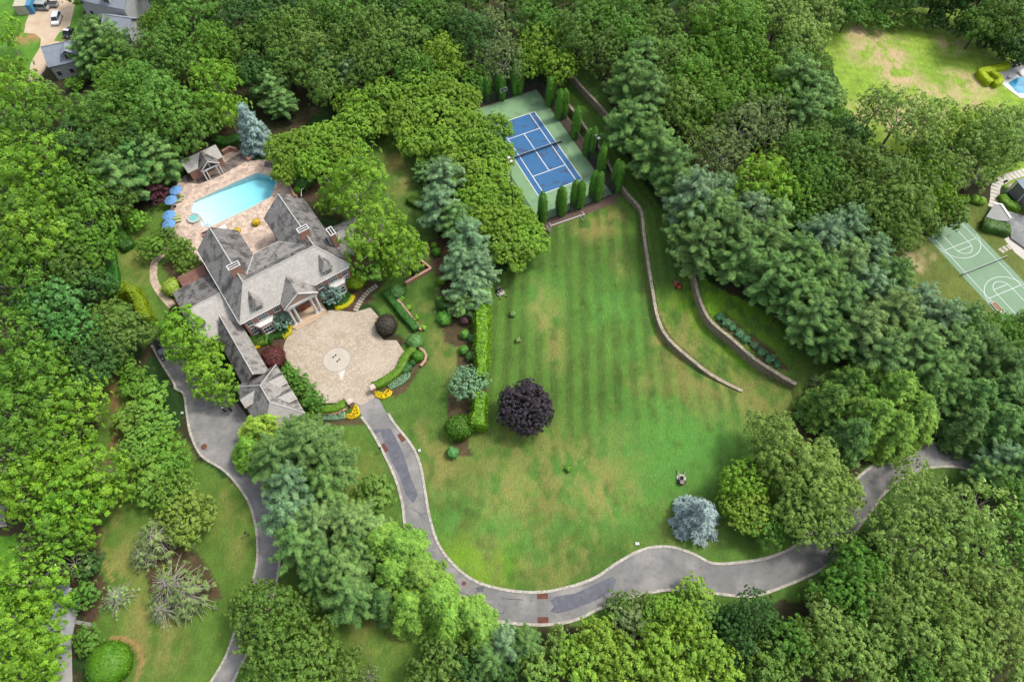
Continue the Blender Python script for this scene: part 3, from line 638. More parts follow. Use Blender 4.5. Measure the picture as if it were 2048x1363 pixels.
# clipped plants and beds: a core with leaf faces all over it
def skin(mb, name, rgb, ls=.16, dens=26, m=None, parent=None, jit=.45, asp=1.6, bump=.06, seed=None, tspread=.3, cat=None, label=None, group=None, k=0.68):
    r = np.random.default_rng(seed if seed is not None else len(mb.v)+int(abs(mb.v[0][0])*100))
    v = np.array([tuple(p) for p in mb.v]); tri = []
    for f in mb.f:
        for i in range(1, len(f)-1): tri.append((f[0], f[i], f[i+1]))
    tri = np.array(tri); a, b, c = v[tri[:,0]], v[tri[:,1]], v[tri[:,2]]
    nr = np.cross(b-a, c-a); ar = np.linalg.norm(nr, axis=1)/2; nr = unit(nr)
    ctr = v.mean(0)
    n = int(ar.sum()*dens); j = r.choice(len(tri), n, p=ar/ar.sum())
    q1 = np.sqrt(r.random((n,1))); q2 = r.random((n,1))
    p = a[j]*(1-q1)+b[j]*q1*(1-q2)+c[j]*q1*q2
    Nn = nr[j]; p = p+Nn*r.normal(size=(n,1))*bump
    V = leaf_geo(p, Nn, ls, asp, r, None, jit)
    tn = 0.5+(vnoise(p[:,0]+50, p[:,1]+p[:,2], 0.7, 5)-.5)*tspread*1.6+(r.random(n)-.5)*.6
    quads = [f if len(f) == 4 else None for f in mb.f]
    cf = [];
    for f in mb.f:
        if len(f) == 4: cf.append(f)
        else:
            for i in range(1, len(f)-1, 2):
                cf.append((f[0], f[i], f[i+1], f[min(i+2, len(f)-1)]) if i+2 < len(f) else (f[0], f[i], f[i+1], f[i+1]))
    cf = [f for f in cf if len(set(f)) == 4]
    me_ = leaf_mesh(name, V, tn, m or CLIP, (v, cf))
    o = link(name, me_, parent); o.color = (*C(*rgb, k=k), 1)
    return tag(o, label, cat, group)
def recentre(o):
    """put the origin of a free-standing plant on the ground at its middle"""
    n = len(o.data.vertices); a = np.empty(n*3, np.float32); o.data.vertices.foreach_get("co", a); a = a.reshape(-1, 3)
    lo, hi = a.min(0), a.max(0); c = np.array([(lo[0]+hi[0])/2, (lo[1]+hi[1])/2, lo[2]]); a -= c
    o.data.vertices.foreach_set("co", a.reshape(-1)); o.location = c; o.data.update(); return o
def hedge(name, px, w, h, rgb, label, cat='hedge', group=None, world=None, ls=.17, dens=44, m=None, bump=.11, n=None):
    P = world or [at(*q) for q in px]
    P = smooth_path(P, 6) if len(P) > 2 else P
    L = sum((P[i+1]-P[i]).length for i in range(len(P)-1)); P = resample(P, n or max(3, int(L/0.9)))
    ja = (.16 if h > 2 else .05)*w; wob_ = lambda d: [a+(b-a)*(1+random.uniform(-ja, ja)/max(.1, abs(d))) for a, b in zip(P, offset_path(P, d))]
    A = wob_(w/2); B = wob_(-w/2); A2 = [p+(a-p)*.78 for p, a in zip(P, A)]; B2 = [p+(a-p)*.78 for p, a in zip(P, B)]
    mb = MB(); vs = []; nP = len(P)
    rr = [random.uniform(-.06,.06)*(1 if h < 2 else 5) for _ in P]
    rings = [[(a.x,a.y,a.z-.05), (a.x,a.y,a.z+h*.8), (a2.x,a2.y,a2.z+h+q), (b2.x,b2.y,b2.z+h+q), (b.x,b.y,b.z+h*.8), (b.x,b.y,b.z-.05)] for a,a2,b2,b,q in zip(A,A2,B2,B,rr)]
    for R_ in rings: vs += R_
    fs = []
    for i in range(nP-1):
        for k in range(5): fs.append((i*6+k, i*6+k+1, (i+1)*6+k+1, (i+1)*6+k))
    e = (nP-1)*6
    fs += [(0,5,4,1),(1,4,3,2),(e+1,e+4,e+5,e),(e+2,e+3,e+4,e+1)]
    mb.add(vs, fs)
    return recentre(skin(mb, name, rgb, ls, dens, m, bump=bump, label=label, cat=cat, group=group))
def ballshrub(name, u, v, rpx, rgb, label, cat='shrub', hz=.85, group=None, ls=.17, dens=60, bump=.13, lump=0.0, m=None):
    p = at(u, v, 0.6); r = px2m(p, rpx); p = at(u, v, r*hz*0.7); p.z = float(terr(p.x, p.y))
    mb = MB(); mb.ball((0,0,r*hz*.75), r*.97, r*.97, r*hz, 14, 9, -.75)
    if lump:
        rg = random.Random(int(u*7+v)); ph = [rg.uniform(0,6.28) for _ in range(6)]
        mb.v = [(x*(1+lump*math.sin(3*math.atan2(y,x)+ph[0]+z*2)), y*(1+lump*math.sin(4*math.atan2(y,x)+ph[1]+z)), z*(1+lump*.6*math.sin(5*x+ph[2])*math.cos(4*y+ph[3]))) for x,y,z in mb.v]
    o = skin(mb, name, rgb, ls, dens, m, bump=bump*min(1.6, max(.7, r)), label=label, cat=cat, group=group, seed=int(u*3+v))
    o.location = p; return o
def arb(u, v, h, label, rgb=(92,150,54), w=1.12, twin=True, group='arborvitae round the tennis court'):
    """column conifer with one or two leaders; u,v is its foot"""
    p = at(u, v); mb = MB(); a = random.uniform(0, 3.14)
    tops = [(-.66, 1.0), (.66, random.uniform(.88, 1.0))] if twin else [(0, 1.0)]
    for off, hh in tops:
        cx, cy_ = off*math.cos(a), off*math.sin(a); vs = []; fs = []; ph = random.uniform(0,6)
        zs_ = [0, .12, .3, .5, .68, .82, .92, 1.0]; rs = [.75, 1.0, 1.06, 1.05, .98, .82, .58, .15]
        for z, q in zip(zs_, rs):
            for k in range(10):
                g_ = 6.283*k/10; rr = w*q*(.72 if twin else 1)*(1+.1*math.sin(3*g_+ph+z*6)); vs.append((cx+rr*math.cos(g_), cy_+rr*math.sin(g_), z*h*hh))
        for i in range(len(zs_)-1):
            for k in range(10): fs.append((i*10+k, i*10+(k+1)%10, (i+1)*10+(k+1)%10, (i+1)*10+k))
        mb.add(vs, fs)
    o = skin(mb, "arborvitae", rgb, .2, 44, CLIP, bump=.12, asp=2.0, label=label, cat="arborvitae", group=group, seed=int(u*5+v))
    o.location = p; return o
# ---------------------------------------------------------------- the brick house
M_BRICK = mat("red_brick", C(186,134,112), 0.9, 0.18, 3.0, col2=C(206,160,138), bump=0.2)
M_WHITE = mat("white_trim", C(236,234,228, .5), 0.6, 0.04, 2); M_GLASS = mat("window_glass", C(72,84,96), 0.08, 0.25, 0.6, 0.8)
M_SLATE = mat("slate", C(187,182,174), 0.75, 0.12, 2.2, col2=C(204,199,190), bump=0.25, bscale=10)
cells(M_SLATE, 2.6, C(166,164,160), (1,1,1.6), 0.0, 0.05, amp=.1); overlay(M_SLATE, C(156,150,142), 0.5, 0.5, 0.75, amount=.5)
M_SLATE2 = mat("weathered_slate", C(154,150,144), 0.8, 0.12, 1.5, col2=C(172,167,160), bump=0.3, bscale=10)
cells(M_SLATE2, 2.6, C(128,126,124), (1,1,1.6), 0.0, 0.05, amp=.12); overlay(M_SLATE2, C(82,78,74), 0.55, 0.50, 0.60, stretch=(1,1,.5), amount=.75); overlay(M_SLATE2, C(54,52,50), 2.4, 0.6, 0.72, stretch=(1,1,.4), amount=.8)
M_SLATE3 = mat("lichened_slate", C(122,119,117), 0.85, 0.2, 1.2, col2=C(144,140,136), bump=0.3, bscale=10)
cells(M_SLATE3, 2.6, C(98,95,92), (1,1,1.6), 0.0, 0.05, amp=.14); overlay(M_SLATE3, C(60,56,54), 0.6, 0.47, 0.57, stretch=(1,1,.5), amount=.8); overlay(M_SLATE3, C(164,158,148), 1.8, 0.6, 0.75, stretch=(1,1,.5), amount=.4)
M_CAP = mat("ridge_tile", C(196,192,184), 0.8, 0.1, 2); M_COPPER = mat("flat_red_roof", C(134,92,80), 0.8, 0.2, .8); overlay(M_COPPER, C(170,130,118), 1.2, .55, .75, amount=.6)
M_MAHOG = mat("mahogany", C(146,72,40), 0.45, 0.2, 3, 0.4); M_TILE = mat("porch_tile", C(224,196,164), 0.7, 0.08, 2)
HANG = math.radians(34.97)
H = thing("brick_house", (-50.2, 65.1, 0), HANG, "large red brick mansion with grey slate roofs and white columned portico", "house")
def hp(x, y, z=0):
    return Vector((-50.2+x*math.cos(HANG)-y*math.sin(HANG), 65.1+x*math.sin(HANG)+y*math.cos(HANG), z))
w = MB()
w.prism([(.5,.5),(22.7,.5),(22.7,20.2),(14.6,20.2),(14.6,13),(8.3,13),(8.3,20.2),(.5,20.2)], 0, 6.4)
for x0, x1 in ((.55, 8.25), (14.65, 22.65)): w.ext([(x0,6.4),(x1,6.4),((x0+x1)/2,10.35)], 'y', 19.6, 20.15)
w.box(-7.5,.47, 2.4,16.2, 0,3.55); w.ext([(2.5,3.5),(16.1,3.5),(9,5.75)], 'x', -7.45, -7.0)
w.box(-5.8,-.6, 16.23,20.0, 0,2.7)
w.box(22.73,29.4, 3.2,11.2, 0,5.4); w.ext([(3.3,5.4),(11.1,5.4),(7,8.1)], 'x', 28.8, 29.35)
w.build("wall", M_BRICK, H)
r = MB()
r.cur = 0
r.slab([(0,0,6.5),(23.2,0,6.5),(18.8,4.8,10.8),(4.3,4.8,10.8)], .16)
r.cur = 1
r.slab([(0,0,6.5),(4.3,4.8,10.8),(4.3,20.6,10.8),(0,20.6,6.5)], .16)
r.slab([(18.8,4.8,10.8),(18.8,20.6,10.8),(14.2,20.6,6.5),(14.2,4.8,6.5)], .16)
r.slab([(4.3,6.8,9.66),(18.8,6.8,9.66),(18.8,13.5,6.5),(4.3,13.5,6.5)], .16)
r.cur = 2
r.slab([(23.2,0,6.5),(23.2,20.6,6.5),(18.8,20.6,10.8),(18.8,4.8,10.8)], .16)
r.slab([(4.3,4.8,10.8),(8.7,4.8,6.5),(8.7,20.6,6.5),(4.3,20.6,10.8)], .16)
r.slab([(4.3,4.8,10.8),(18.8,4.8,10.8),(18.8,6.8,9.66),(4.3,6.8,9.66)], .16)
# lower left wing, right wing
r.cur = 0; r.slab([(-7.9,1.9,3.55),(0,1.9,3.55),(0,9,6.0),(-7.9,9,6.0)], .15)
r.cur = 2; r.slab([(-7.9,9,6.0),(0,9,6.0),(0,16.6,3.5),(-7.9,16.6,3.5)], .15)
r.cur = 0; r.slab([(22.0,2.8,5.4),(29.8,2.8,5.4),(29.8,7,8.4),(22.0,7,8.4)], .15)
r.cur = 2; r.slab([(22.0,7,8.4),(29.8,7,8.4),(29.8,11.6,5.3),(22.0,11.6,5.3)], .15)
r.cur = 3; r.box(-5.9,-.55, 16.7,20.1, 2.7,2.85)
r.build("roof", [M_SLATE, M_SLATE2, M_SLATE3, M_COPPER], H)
c = MB()
for a, b_ in (((0.05,.05,6.56),(4.3,4.8,10.84)),((23.15,.05,6.56),(18.8,4.8,10.84)),((4.3,4.8,10.84),(18.8,4.8,10.84)),((4.3,4.9,10.84),(4.3,20.6,10.84)),((18.8,4.9,10.84),(18.8,20.6,10.84)),((-7.9,9,6.04),(0,9,6.04)),((23.2,7,8.44),(29.8,7,8.44)),((8.7,13.2,6.62),(5.6,7.2,9.55)),((14.2,13.2,6.62),(17.4,7.2,9.55))):
    c.bar(a, b_, .2, .1)
c.build("ridge_cap", M_CAP, H)
for gb_ in ((.0,8.0,-.12,-.02,6.28,6.46),(15.2,23.2,-.12,-.02,6.28,6.46),(-.12,-.02,0,20.6,6.28,6.46),(-8.0,-.1,1.78,1.88,3.36,3.5),(8.7,14.2,13.52,13.6,6.3,6.46)): MB().box(*gb_).build("gutter", M_WHITE, H)
for x, y, z in ((9.2,6.2,10.0),(14.6,6.0,10.1),(12,8.4,8.9)): MB().tube([(x,y,z-.3),(x,y,z+.35)], .11, 8).build("roof_vent", M_DARK, H)
def chimney(x0, x1, y0, y1, z0, z1, flues, lx=True):
    o = MB().box(x0,x1,y0,y1,z0,z1).box(x0-.08,x1+.08,y0-.08,y1+.08,z1-.45,z1-.2).build("chimney", M_BRICK, H)
    f = MB(); t = .13
    f.box(x0-.1,x1+.1,y0-.1,y0-.1+t,z1+.005,z1+.22); f.box(x0-.1,x1+.1,y1+.1-t,y1+.1,z1+.005,z1+.22); f.box(x0-.1,x0-.1+t,y0+.03,y1-.03,z1+.005,z1+.22); f.box(x1+.1-t,x1+.1,y0+.03,y1-.03,z1+.005,z1+.22)
    if lx: f.box(x0+.03,x1-.03,(y0+y1)/2-.06,(y0+y1)/2+.06,z1+.006,z1+.2)
    else: f.box((x0+x1)/2-.06,(x0+x1)/2+.06,y0+.03,y1-.03,z1+.006,z1+.2)
    f.build("chimney_cap", M_WHITE, o)
    MB().box(x0+.05,x1-.05,y0+.05,y1-.05,z1+.004,z1+.05).build("flue", M_DARK, o)
chimney(3.3,5.4,7.2,8.2,8.6,12.5,3); chimney(17.6,19.6,7.7,8.7,8.6,12.5,3); chimney(22.5,23.5,5.0,6.9,5.5,10.9,2,False)
o = MB().box(2.2,4.0,20.65,21.5,0,9.4).box(2.12,4.08,20.6,21.58,9.0,9.2).build("chimney", M_BRICK, H); MB().box(2.5,3.7,20.85,21.3,9.4,9.5).build("flue", M_DARK, o)
def window(x, z, wd, ht, y=.5, parent=None, nx=3, nz=4, name="window"):
    f = MB(); t = .09
    f.box(x-wd/2-t,x+wd/2+t,y-.09,y-.005,z-ht/2-t,z-ht/2); f.box(x-wd/2-t,x+wd/2+t,y-.09,y-.005,z+ht/2,z+ht/2+t)
    f.box(x-wd/2-t,x-wd/2,y-.09,y-.005,z-ht/2,z+ht/2); f.box(x+wd/2,x+wd/2+t,y-.09,y-.005,z-ht/2,z+ht/2)
    for i in range(1, nx): f.box(x-wd/2+wd*i/nx-.025, x-wd/2+wd*i/nx+.025, y-.065,y-.02,z-ht/2,z+ht/2)
    f.box(x-wd/2,x+wd/2,y-.067,y-.018,z-.04,z+.04)
    o = f.build(name, M_WHITE, parent or H)
    MB().box(x-wd/2,x+wd/2,y-.03,y-.006,z-ht/2,z+ht/2).build("pane", M_GLASS, o)
    MB().box(x-wd/2-.2,x+wd/2+.2,y-.16,y-.008,z-ht/2-.25,z-ht/2-.1).build("sill", M_WHITE, o)
    return o
for x in (1.5, 21.5): window(x, 5.0, 1.0, 1.7); window(x, 2.0, 1.0, 1.9)
for x in (4.2, 18.9): window(x, 5.0, 1.9, 1.8, nx=4)
window(7.0, 5.0, 1.0, 1.7); window(16.2, 5.0, 1.0, 1.7)
for cx in (3.9, 19.4):
    B_ = MB(); pr = [(cx-1.9,.48),(cx-1.1,-.65),(cx+1.1,-.65),(cx+1.9,.48)]
    B_.prism(pr, 0, 3.35); bay = B_.build("bay_window", M_BRICK, H)
    big = lambda k: [(cx+(p[0]-cx)*k, .48 if p[1] > 0 else .48+(p[1]-.48)*k) for p in pr]
    MB().prism(big(1.05), 3.36, 3.56).prism(big(1.1), 3.57, 3.72).prism(big(1.0), 3.73, 3.8).build("bay_cornice", M_WHITE, bay)
    window(cx, 1.9, 1.7, 1.9, -.652, bay, 3)
    for sgn in (-1, 1):
        a_ = Vector((cx+sgn*1.5, -.085, 0)); ang = math.atan2(-1.13, -sgn*.8)+math.pi/2
        t = MB(); t.box(-.42,.42,-.06,.06,.95,2.85); o = t.build("side_window", M_WHITE, bay); o.location = a_; o.rotation_euler.z = math.atan2(1.13*sgn, .8)
        MB().box(-.33,.33,-.085,.085,1.05,2.75).build("pane", M_GLASS, o)
for cx in (4.3, 18.7):
    d = MB(); d.box(cx-.85,cx+.85,.55,3.0,6.8,8.35); D_ = d.build("dormer", M_SLATE3, H)
    q = MB(); zt, ze, yb = 9.65, 8.3, 3.6
    q.slab([(cx-1.12,.3,ze),(cx,1.25,zt),(cx,yb,zt),(cx-1.12,2.3,ze)], .1); q.slab([(cx+1.12,.3,ze),(cx+1.12,2.3,ze),(cx,yb,zt),(cx,1.25,zt)], .1); q.slab([(cx-1.12,.3,ze),(cx+1.12,.3,ze),(cx,1.25,zt)], .1)
    q.build("dormer_roof", M_SLATE2, D_)
    f = MB(); f.box(cx-.75,cx+.75,.42,.545,6.95,8.15); f.box(cx-.85,cx+.85,.38,.5,8.16,8.28); fo = f.build("window", M_WHITE, D_)
    p_ = MB(); [p_.box(cx-.62+k*.43,cx-.25+k*.43,.40,.418,7.1+e*.5,7.5+e*.5) for k in range(3) for e in range(2)]; p_.build("pane", M_GLASS, D_)
# portico
p = MB(); p.box(7.9,15.1,-2.3,.49,0,.38); p.box(8.2,14.8,-2.7,-2.3,0,.19); PO = p.build("portico", M_TILE, H)
for x in (8.75, 9.7, 13.3, 14.25):
    q = MB(); q.tube([(x,-1.45,.58),(x,-1.45,2.2),(x,-1.45,5.45)], [.27,.265,.22], 14); q.box(x-.36,x+.36,-1.81,-1.09,.385,.58); q.box(x-.33,x+.33,-1.78,-1.12,5.45,5.7); q.build("column", M_WHITE, PO)
e = MB(); e.box(8.3,14.7,-1.85,-1.05,5.71,6.3); e.box(8.3,8.9,-1.04,.49,5.71,6.3); e.box(14.1,14.7,-1.04,.49,5.71,6.3); e.box(8.15,14.85,-2.0,-1.0,6.31,6.45); e.build("entablature", M_WHITE, PO)
e = MB(); e.ext([(8.5,6.46),(14.5,6.46),(11.5,8.75)], 'y', -1.75, -1.5); e.build("pediment", mat("pediment_brick", C(206,176,158), .85, .12, 2), PO)
e = MB()
for sg in (-1, 1): e.bar((11.5+sg*3.45,-1.95,6.48),(11.5,-1.95,9.0),.16,.26)
e.build("raking_cornice", M_WHITE, PO)
e = MB(); e.slab([(8.0,-2.1,6.42),(11.5,-2.1,9.15),(11.5,4.4,9.15),(8.0,.6,6.42)], .14); e.slab([(15.0,-2.1,6.42),(15.0,.6,6.42),(11.5,4.4,9.15),(11.5,-2.1,9.15)], .14); e.build("portico_roof", M_SLATE2, PO)
d = MB(); d.box(9.95,13.05,.36,.49,.385,4.0); DF = d.build("door_frame", mat("varnished_frame", C(176,104,64), .5, .15, 3), H)
for x in (10.95, 11.5): MB().box(x+.01,x+.53,.28,.355,.40,3.1).box(x+.09,x+.45,.255,.279,.6,1.5).box(x+.09,x+.45,.255,.279,1.7,2.9).build("door", M_MAHOG, DF)
for x in (10.15, 12.3): MB().box(x,x+.6,.31,.356,.9,3.1).build("sidelight", M_GLASS, DF)
MB().box(10.15,12.9,.31,.356,3.25,3.85).build("fanlight", M_GLASS, DF)
# garage wing
G_ = MB(); G_.box(-4.5,-.5,-9.9,2.3,0,3.5); G_.box(-5.8,1.3,-20.8,-10,0,3.5); G_.build("garage_wall", M_BRICK, H)
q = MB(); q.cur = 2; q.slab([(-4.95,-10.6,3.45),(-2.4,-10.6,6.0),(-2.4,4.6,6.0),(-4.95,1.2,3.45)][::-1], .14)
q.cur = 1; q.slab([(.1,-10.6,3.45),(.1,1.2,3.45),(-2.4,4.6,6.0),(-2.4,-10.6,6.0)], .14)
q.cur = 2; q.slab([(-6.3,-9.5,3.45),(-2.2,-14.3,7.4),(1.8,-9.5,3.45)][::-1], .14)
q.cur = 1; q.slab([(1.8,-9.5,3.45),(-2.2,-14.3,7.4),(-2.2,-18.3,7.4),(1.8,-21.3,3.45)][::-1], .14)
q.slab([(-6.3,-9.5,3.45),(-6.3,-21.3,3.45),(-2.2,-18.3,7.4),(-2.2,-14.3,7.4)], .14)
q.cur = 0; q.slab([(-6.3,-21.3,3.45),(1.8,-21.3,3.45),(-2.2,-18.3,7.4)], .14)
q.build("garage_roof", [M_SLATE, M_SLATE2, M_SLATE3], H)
for yc, sg in ((-13.6, 1), (-17.4, 1), (-13.8, -1)):
    xo = 1.9 if sg > 0 else -6.4; xi = -2.2; q = MB()
    A_ = [(xi,yc,6.3),(xo,yc,5.7),(xo,yc-1.35,4.6),(xi,yc-1.35,5.2)]; B2_ = [(xi,yc,6.3),(xi,yc+1.35,5.2),(xo,yc+1.35,4.6),(xo,yc,5.7)]
    q.cur = 0; q.slab(A_ if sg < 0 else A_[::-1], .12); q.cur = 1; q.slab(B2_ if sg < 0 else B2_[::-1], .12)
    gd = q.build("garage_dormer", [M_SLATE, M_SLATE3], H)
    MB().ext([(yc-1.2,3.6),(yc+1.2,3.6),(yc+1.2,4.55),(yc,5.5),(yc-1.2,4.55)], 'x', min(xo-sg*.9, xo-sg*.25), max(xo-sg*.9, xo-sg*.25)).build("dormer_face", M_BRICK, gd)
    MB().box(xo-sg*.22-.03, xo-sg*.22+.03, yc-.55, yc+.55, 3.75, 4.7).build("window", M_GLASS, gd)
c = MB()
for a, b_ in (((-2.4,-10.8,6.04),(-2.4,4.6,6.04)),((-6.25,-9.55,3.5),(-2.2,-14.3,7.44)),((1.75,-9.55,3.5),(-2.2,-14.3,7.44)),((-2.2,-14.3,7.44),(-2.2,-18.3,7.44)),((-6.25,-21.25,3.5),(-2.2,-18.3,7.44)),((1.75,-21.25,3.5),(-2.2,-18.3,7.44))): c.bar(a, b_, .18, .1)
c.build("garage_ridge_cap", M_CAP, H)
for k in range(3):
    y0 = -19.8+k*3.2; o = MB().box(-5.86,-5.805,y0,y0+2.5,.05,2.5).build("garage_door", M_WHITE, H)
# low areaway between the rear wings
b_ = MB().box(13.0,14.5,13.05,13.35,0,4.2).build("balcony", M_MAHOG, H); MB().box(12.9,14.55,13.36,14.2,2.9,3.05).box(12.9,14.55,14.1,14.2,3.06,3.9).build("balcony_rail", M_WHITE, b_)

# ---------------------------------------------------------------- pool, deck, pool house
dk = [(330,462),(333,440),(345,405),(352,372),(368,352),(400,338),(470,298),(484,302),(495,322),(540,318),(566,334),(590,350),(595,380),(594,415),(610,440),(560,540),(470,560),(400,520),(372,490),(348,474)]
poolpx = [(387,404),(420,388),(465,367),(508,348),(517,346),(528,349),(538,351),(545,356),(552,359),(552,366),(549,373),(547,380),(544,389),(541,394),(500,416),(460,435),(423,452),(404,453),(401,446),(404,437),(398,429),(389,427),(382,423)]
PW = [at(*p) for p in poolpx]
def with_hole(name, outer, hole, mt, z):
    bm = bmesh.new(); es = []
    for ring_ in (outer, hole):
        vs = [bm.verts.new((p[0], p[1], z)) for p in ring_]; es += [bm.edges.new((vs[i], vs[(i+1) % len(vs)])) for i in range(len(vs))]
    bmesh.ops.triangle_fill(bm, use_beauty=True, use_dissolve=False, edges=es, normal=(0,0,1))
    for f in bm.faces:
        f.normal_update()
        if f.normal.z < 0: f.normal_flip()
    me_ = bpy.data.meshes.new(name); bm.to_mesh(me_); bm.free(); return link(name, me_, None, mt)
with_hole("pool_deck", [at(*p) for p in dk], PW, M_DECK, 0.05)["kind"] = "structure"
# the lawn sheet has to open under the pool: drop its vertices there
gme = g.data; pm = inpoly(X, Y, PW)
for _ in range(2):
    q0 = pm.copy(); q0[1:] |= pm[:-1]; q0[:-1] |= pm[1:]; q0[:,1:] |= pm[:,:-1]; q0[:,:-1] |= pm[:,1:]; pm = q0
co = np.stack([X, Y, np.where(pm, Z-2.95, Z)], -1); gme.vertices.foreach_set("co", co.reshape(-1).astype(np.float32)); gme.update()
pcx = sum((p for p in PW), Vector())/len(PW)
ax0 = at(392,430); ax1 = at(545,368); axd = (ax1-ax0).normalized(); axl = (ax1-ax0).length
pt = thing("swimming_pool", (pcx.x, pcx.y, 0), 0, "long turquoise swimming pool with scalloped ends set in stone deck", "swimming pool")
def pdepth(p):
    f = max(0, min(1, ((p-ax0).dot(axd))/axl)); return .3+1.75*(f**1.25)
bm = bmesh.new()
top = [Vector((p.x-pcx.x, p.y-pcx.y, 0.045)) for p in PW]
bm.faces.new([bm.verts.new((p.x, p.y, 0)) for p in top])
for k in range(1, 14):
    c_ = ax0+axd*(axl*k/14)-pcx; c_.z = 0
    bmesh.ops.bisect_plane(bm, geom=bm.verts[:]+bm.edges[:]+bm.faces[:], plane_co=c_, plane_no=axd)
for v_ in bm.verts: v_.co.z = -pdepth(v_.co+pcx)
bnd = [e_ for e_ in bm.edges if e_.is_boundary]
ex_ = bmesh.ops.extrude_edge_only(bm, edges=bnd)
for v_ in ex_['geom']:
    if isinstance(v_, bmesh.types.BMVert): v_.co.z = 0.045
bmesh.ops.triangulate(bm, faces=bm.faces[:]); bmesh.ops.recalc_face_normals(bm, faces=bm.faces[:])
me_ = bpy.data.meshes.new("basin"); bm.to_mesh(me_); bm.free()
M_PLAST = mat("pool_plaster", C(222,240,240,.5), 0.7, 0.04, .6); link("basin", me_, pt, M_PLAST)
M_WATER = bpy.data.materials.new("pool_water"); M_WATER.use_nodes = True; nt = M_WATER.node_tree; nt.nodes.clear()
ow = nt.nodes.new("ShaderNodeOutputMaterial"); mxs = nt.nodes.new("ShaderNodeMixShader"); tb = nt.nodes.new("ShaderNodeBsdfTransparent"); gb = nt.nodes.new("ShaderNodeBsdfGlossy"); fr = nt.nodes.new("ShaderNodeFresnel")
gb.inputs["Roughness"].default_value = .05; fr.inputs["IOR"].default_value = 1.33
va = nt.nodes.new("ShaderNodeVolumeAbsorption"); va.inputs["Color"].default_value = (.15,.86,.95,1); va.inputs["Density"].default_value = .33
nz_ = nt.nodes.new("ShaderNodeTexNoise"); nz_.inputs["Scale"].default_value = 1.4; bpn = nt.nodes.new("ShaderNodeBump"); bpn.inputs["Strength"].default_value = .12; bpn.inputs["Distance"].default_value = .2
nt.links.new(nz_.outputs["Fac"], bpn.inputs["Height"]); nt.links.new(bpn.outputs[0], gb.inputs["Normal"])
gn = nt.nodes.new("ShaderNodeNewGeometry"); sx_ = nt.nodes.new("ShaderNodeSeparateXYZ"); nt.links.new(gn.outputs["True Normal"], sx_.inputs[0])
gt_ = nt.nodes.new("ShaderNodeMath"); gt_.operation = 'GREATER_THAN'; gt_.inputs[1].default_value = .5; nt.links.new(sx_.outputs[2], gt_.inputs[0])
bf_ = nt.nodes.new("ShaderNodeMath"); bf_.operation = 'MULTIPLY'; nt.links.new(gt_.outputs[0], bf_.inputs[0]); nt.links.new(fr.outputs[0], bf_.inputs[1])
inv_ = nt.nodes.new("ShaderNodeMath"); inv_.operation = 'SUBTRACT'; inv_.inputs[0].default_value = 1; nt.links.new(gn.outputs["Backfacing"], inv_.inputs[1])
b2_ = nt.nodes.new("ShaderNodeMath"); b2_.operation = 'MULTIPLY'; nt.links.new(bf_.outputs[0], b2_.inputs[0]); nt.links.new(inv_.outputs[0], b2_.inputs[1])
nt.links.new(b2_.outputs[0], mxs.inputs[0]); nt.links.new(tb.outputs[0], mxs.inputs[1]); nt.links.new(gb.outputs[0], mxs.inputs[2]); nt.links.new(mxs.outputs[0], ow.inputs["Surface"]); nt.links.new(va.outputs[0], ow.inputs["Volume"])
wb = MB(); q_ = [pcx+(p-pcx)*0.999 for p in PW]; n_ = len(q_)
wb.add([(p.x-pcx.x,p.y-pcx.y,-.06) for p in q_]+[(p.x-pcx.x,p.y-pcx.y,-2.7) for p in q_], [tuple(range(n_)), tuple(reversed(range(n_,2*n_)))]+[(i,(i+1)%n_,(i+1)%n_+n_,i+n_) for i in range(n_)])
bmw = wb.mesh("water", M_WATER); bm = bmesh.new(); bm.from_mesh(bmw); bmesh.ops.triangulate(bm, faces=[f for f in bm.faces if len(f.verts) > 4]); bm.to_mesh(bmw); bm.free(); link("water", bmw, pt)
cp = MB(); PWc = PW+[PW[0]]; inn = [pcx+(p-pcx)*1.0 for p in PWc]; outn = [p+(p-pcx).normalized()*.38 for p in PWc]
strip(cp, [p-pcx for p in inn], [p-pcx for p in outn], 0.0, 0.09); cp.build("coping", mat("coping_stone", C(216,200,184), .8, .08, 2), pt)
sp = at(389,438); s_ = thing("hot_tub", (sp.x, sp.y, 0.05), math.radians(30), "pale octagonal spa tub at the shallow end of the pool", "hot tub")
oc = lambda R_: [(R_*math.cos((k+.5)*math.pi/4), R_*math.sin((k+.5)*math.pi/4)) for k in range(8)]
q = MB(); o8 = oc(1.45); i8 = oc(1.08)
q.add([(x,y,z) for R_ in (o8,) for z in (-.3,.42) for x,y in R_]+[(x,y,z) for z in (.42,.1) for x,y in i8], [(k,(k+1)%8,8+(k+1)%8,8+k) for k in range(8)]+[(8+k,8+(k+1)%8,16+(k+1)%8,16+k) for k in range(8)]+[(16+k,16+(k+1)%8,24+(k+1)%8,24+k) for k in range(8)]); q.build("rim", mat("spa_stone", C(206,200,190), .8, .08, 2), s_)
MB().prism(oc(1.07), .02, .30).build("tub_water", mat("spa_water", C(150,214,208), .08, .06, 1.5, .6), s_)
MB().prism(oc(.62), .301, .303).build("tub_floor", mat("spa_floor", C(132,206,204), .1, .06, 1.5, .5), s_)
for k, (u_, v_, w_, d_) in enumerate([(409,441,2.4,.5),(414,438,2.8,.5)]):
    q_ = at(u_, v_); o = MB().box(-d_/2,d_/2,-w_/2,w_/2,-.6,-.10-.12*k).build("step", M_PLAST, pt, loc=(q_.x-pcx.x, q_.y-pcx.y, 0)); o.rotation_euler.z = math.atan2(axd.y, axd.x)
a, b_ = at(543,361), at(565,351); dvb = thing("diving_board", tuple(a.lerp(b_, .5)+Vector((0,0,.05))), math.atan2((b_-a).y, (b_-a).x), "white diving board over the deep end of the pool", "diving board")
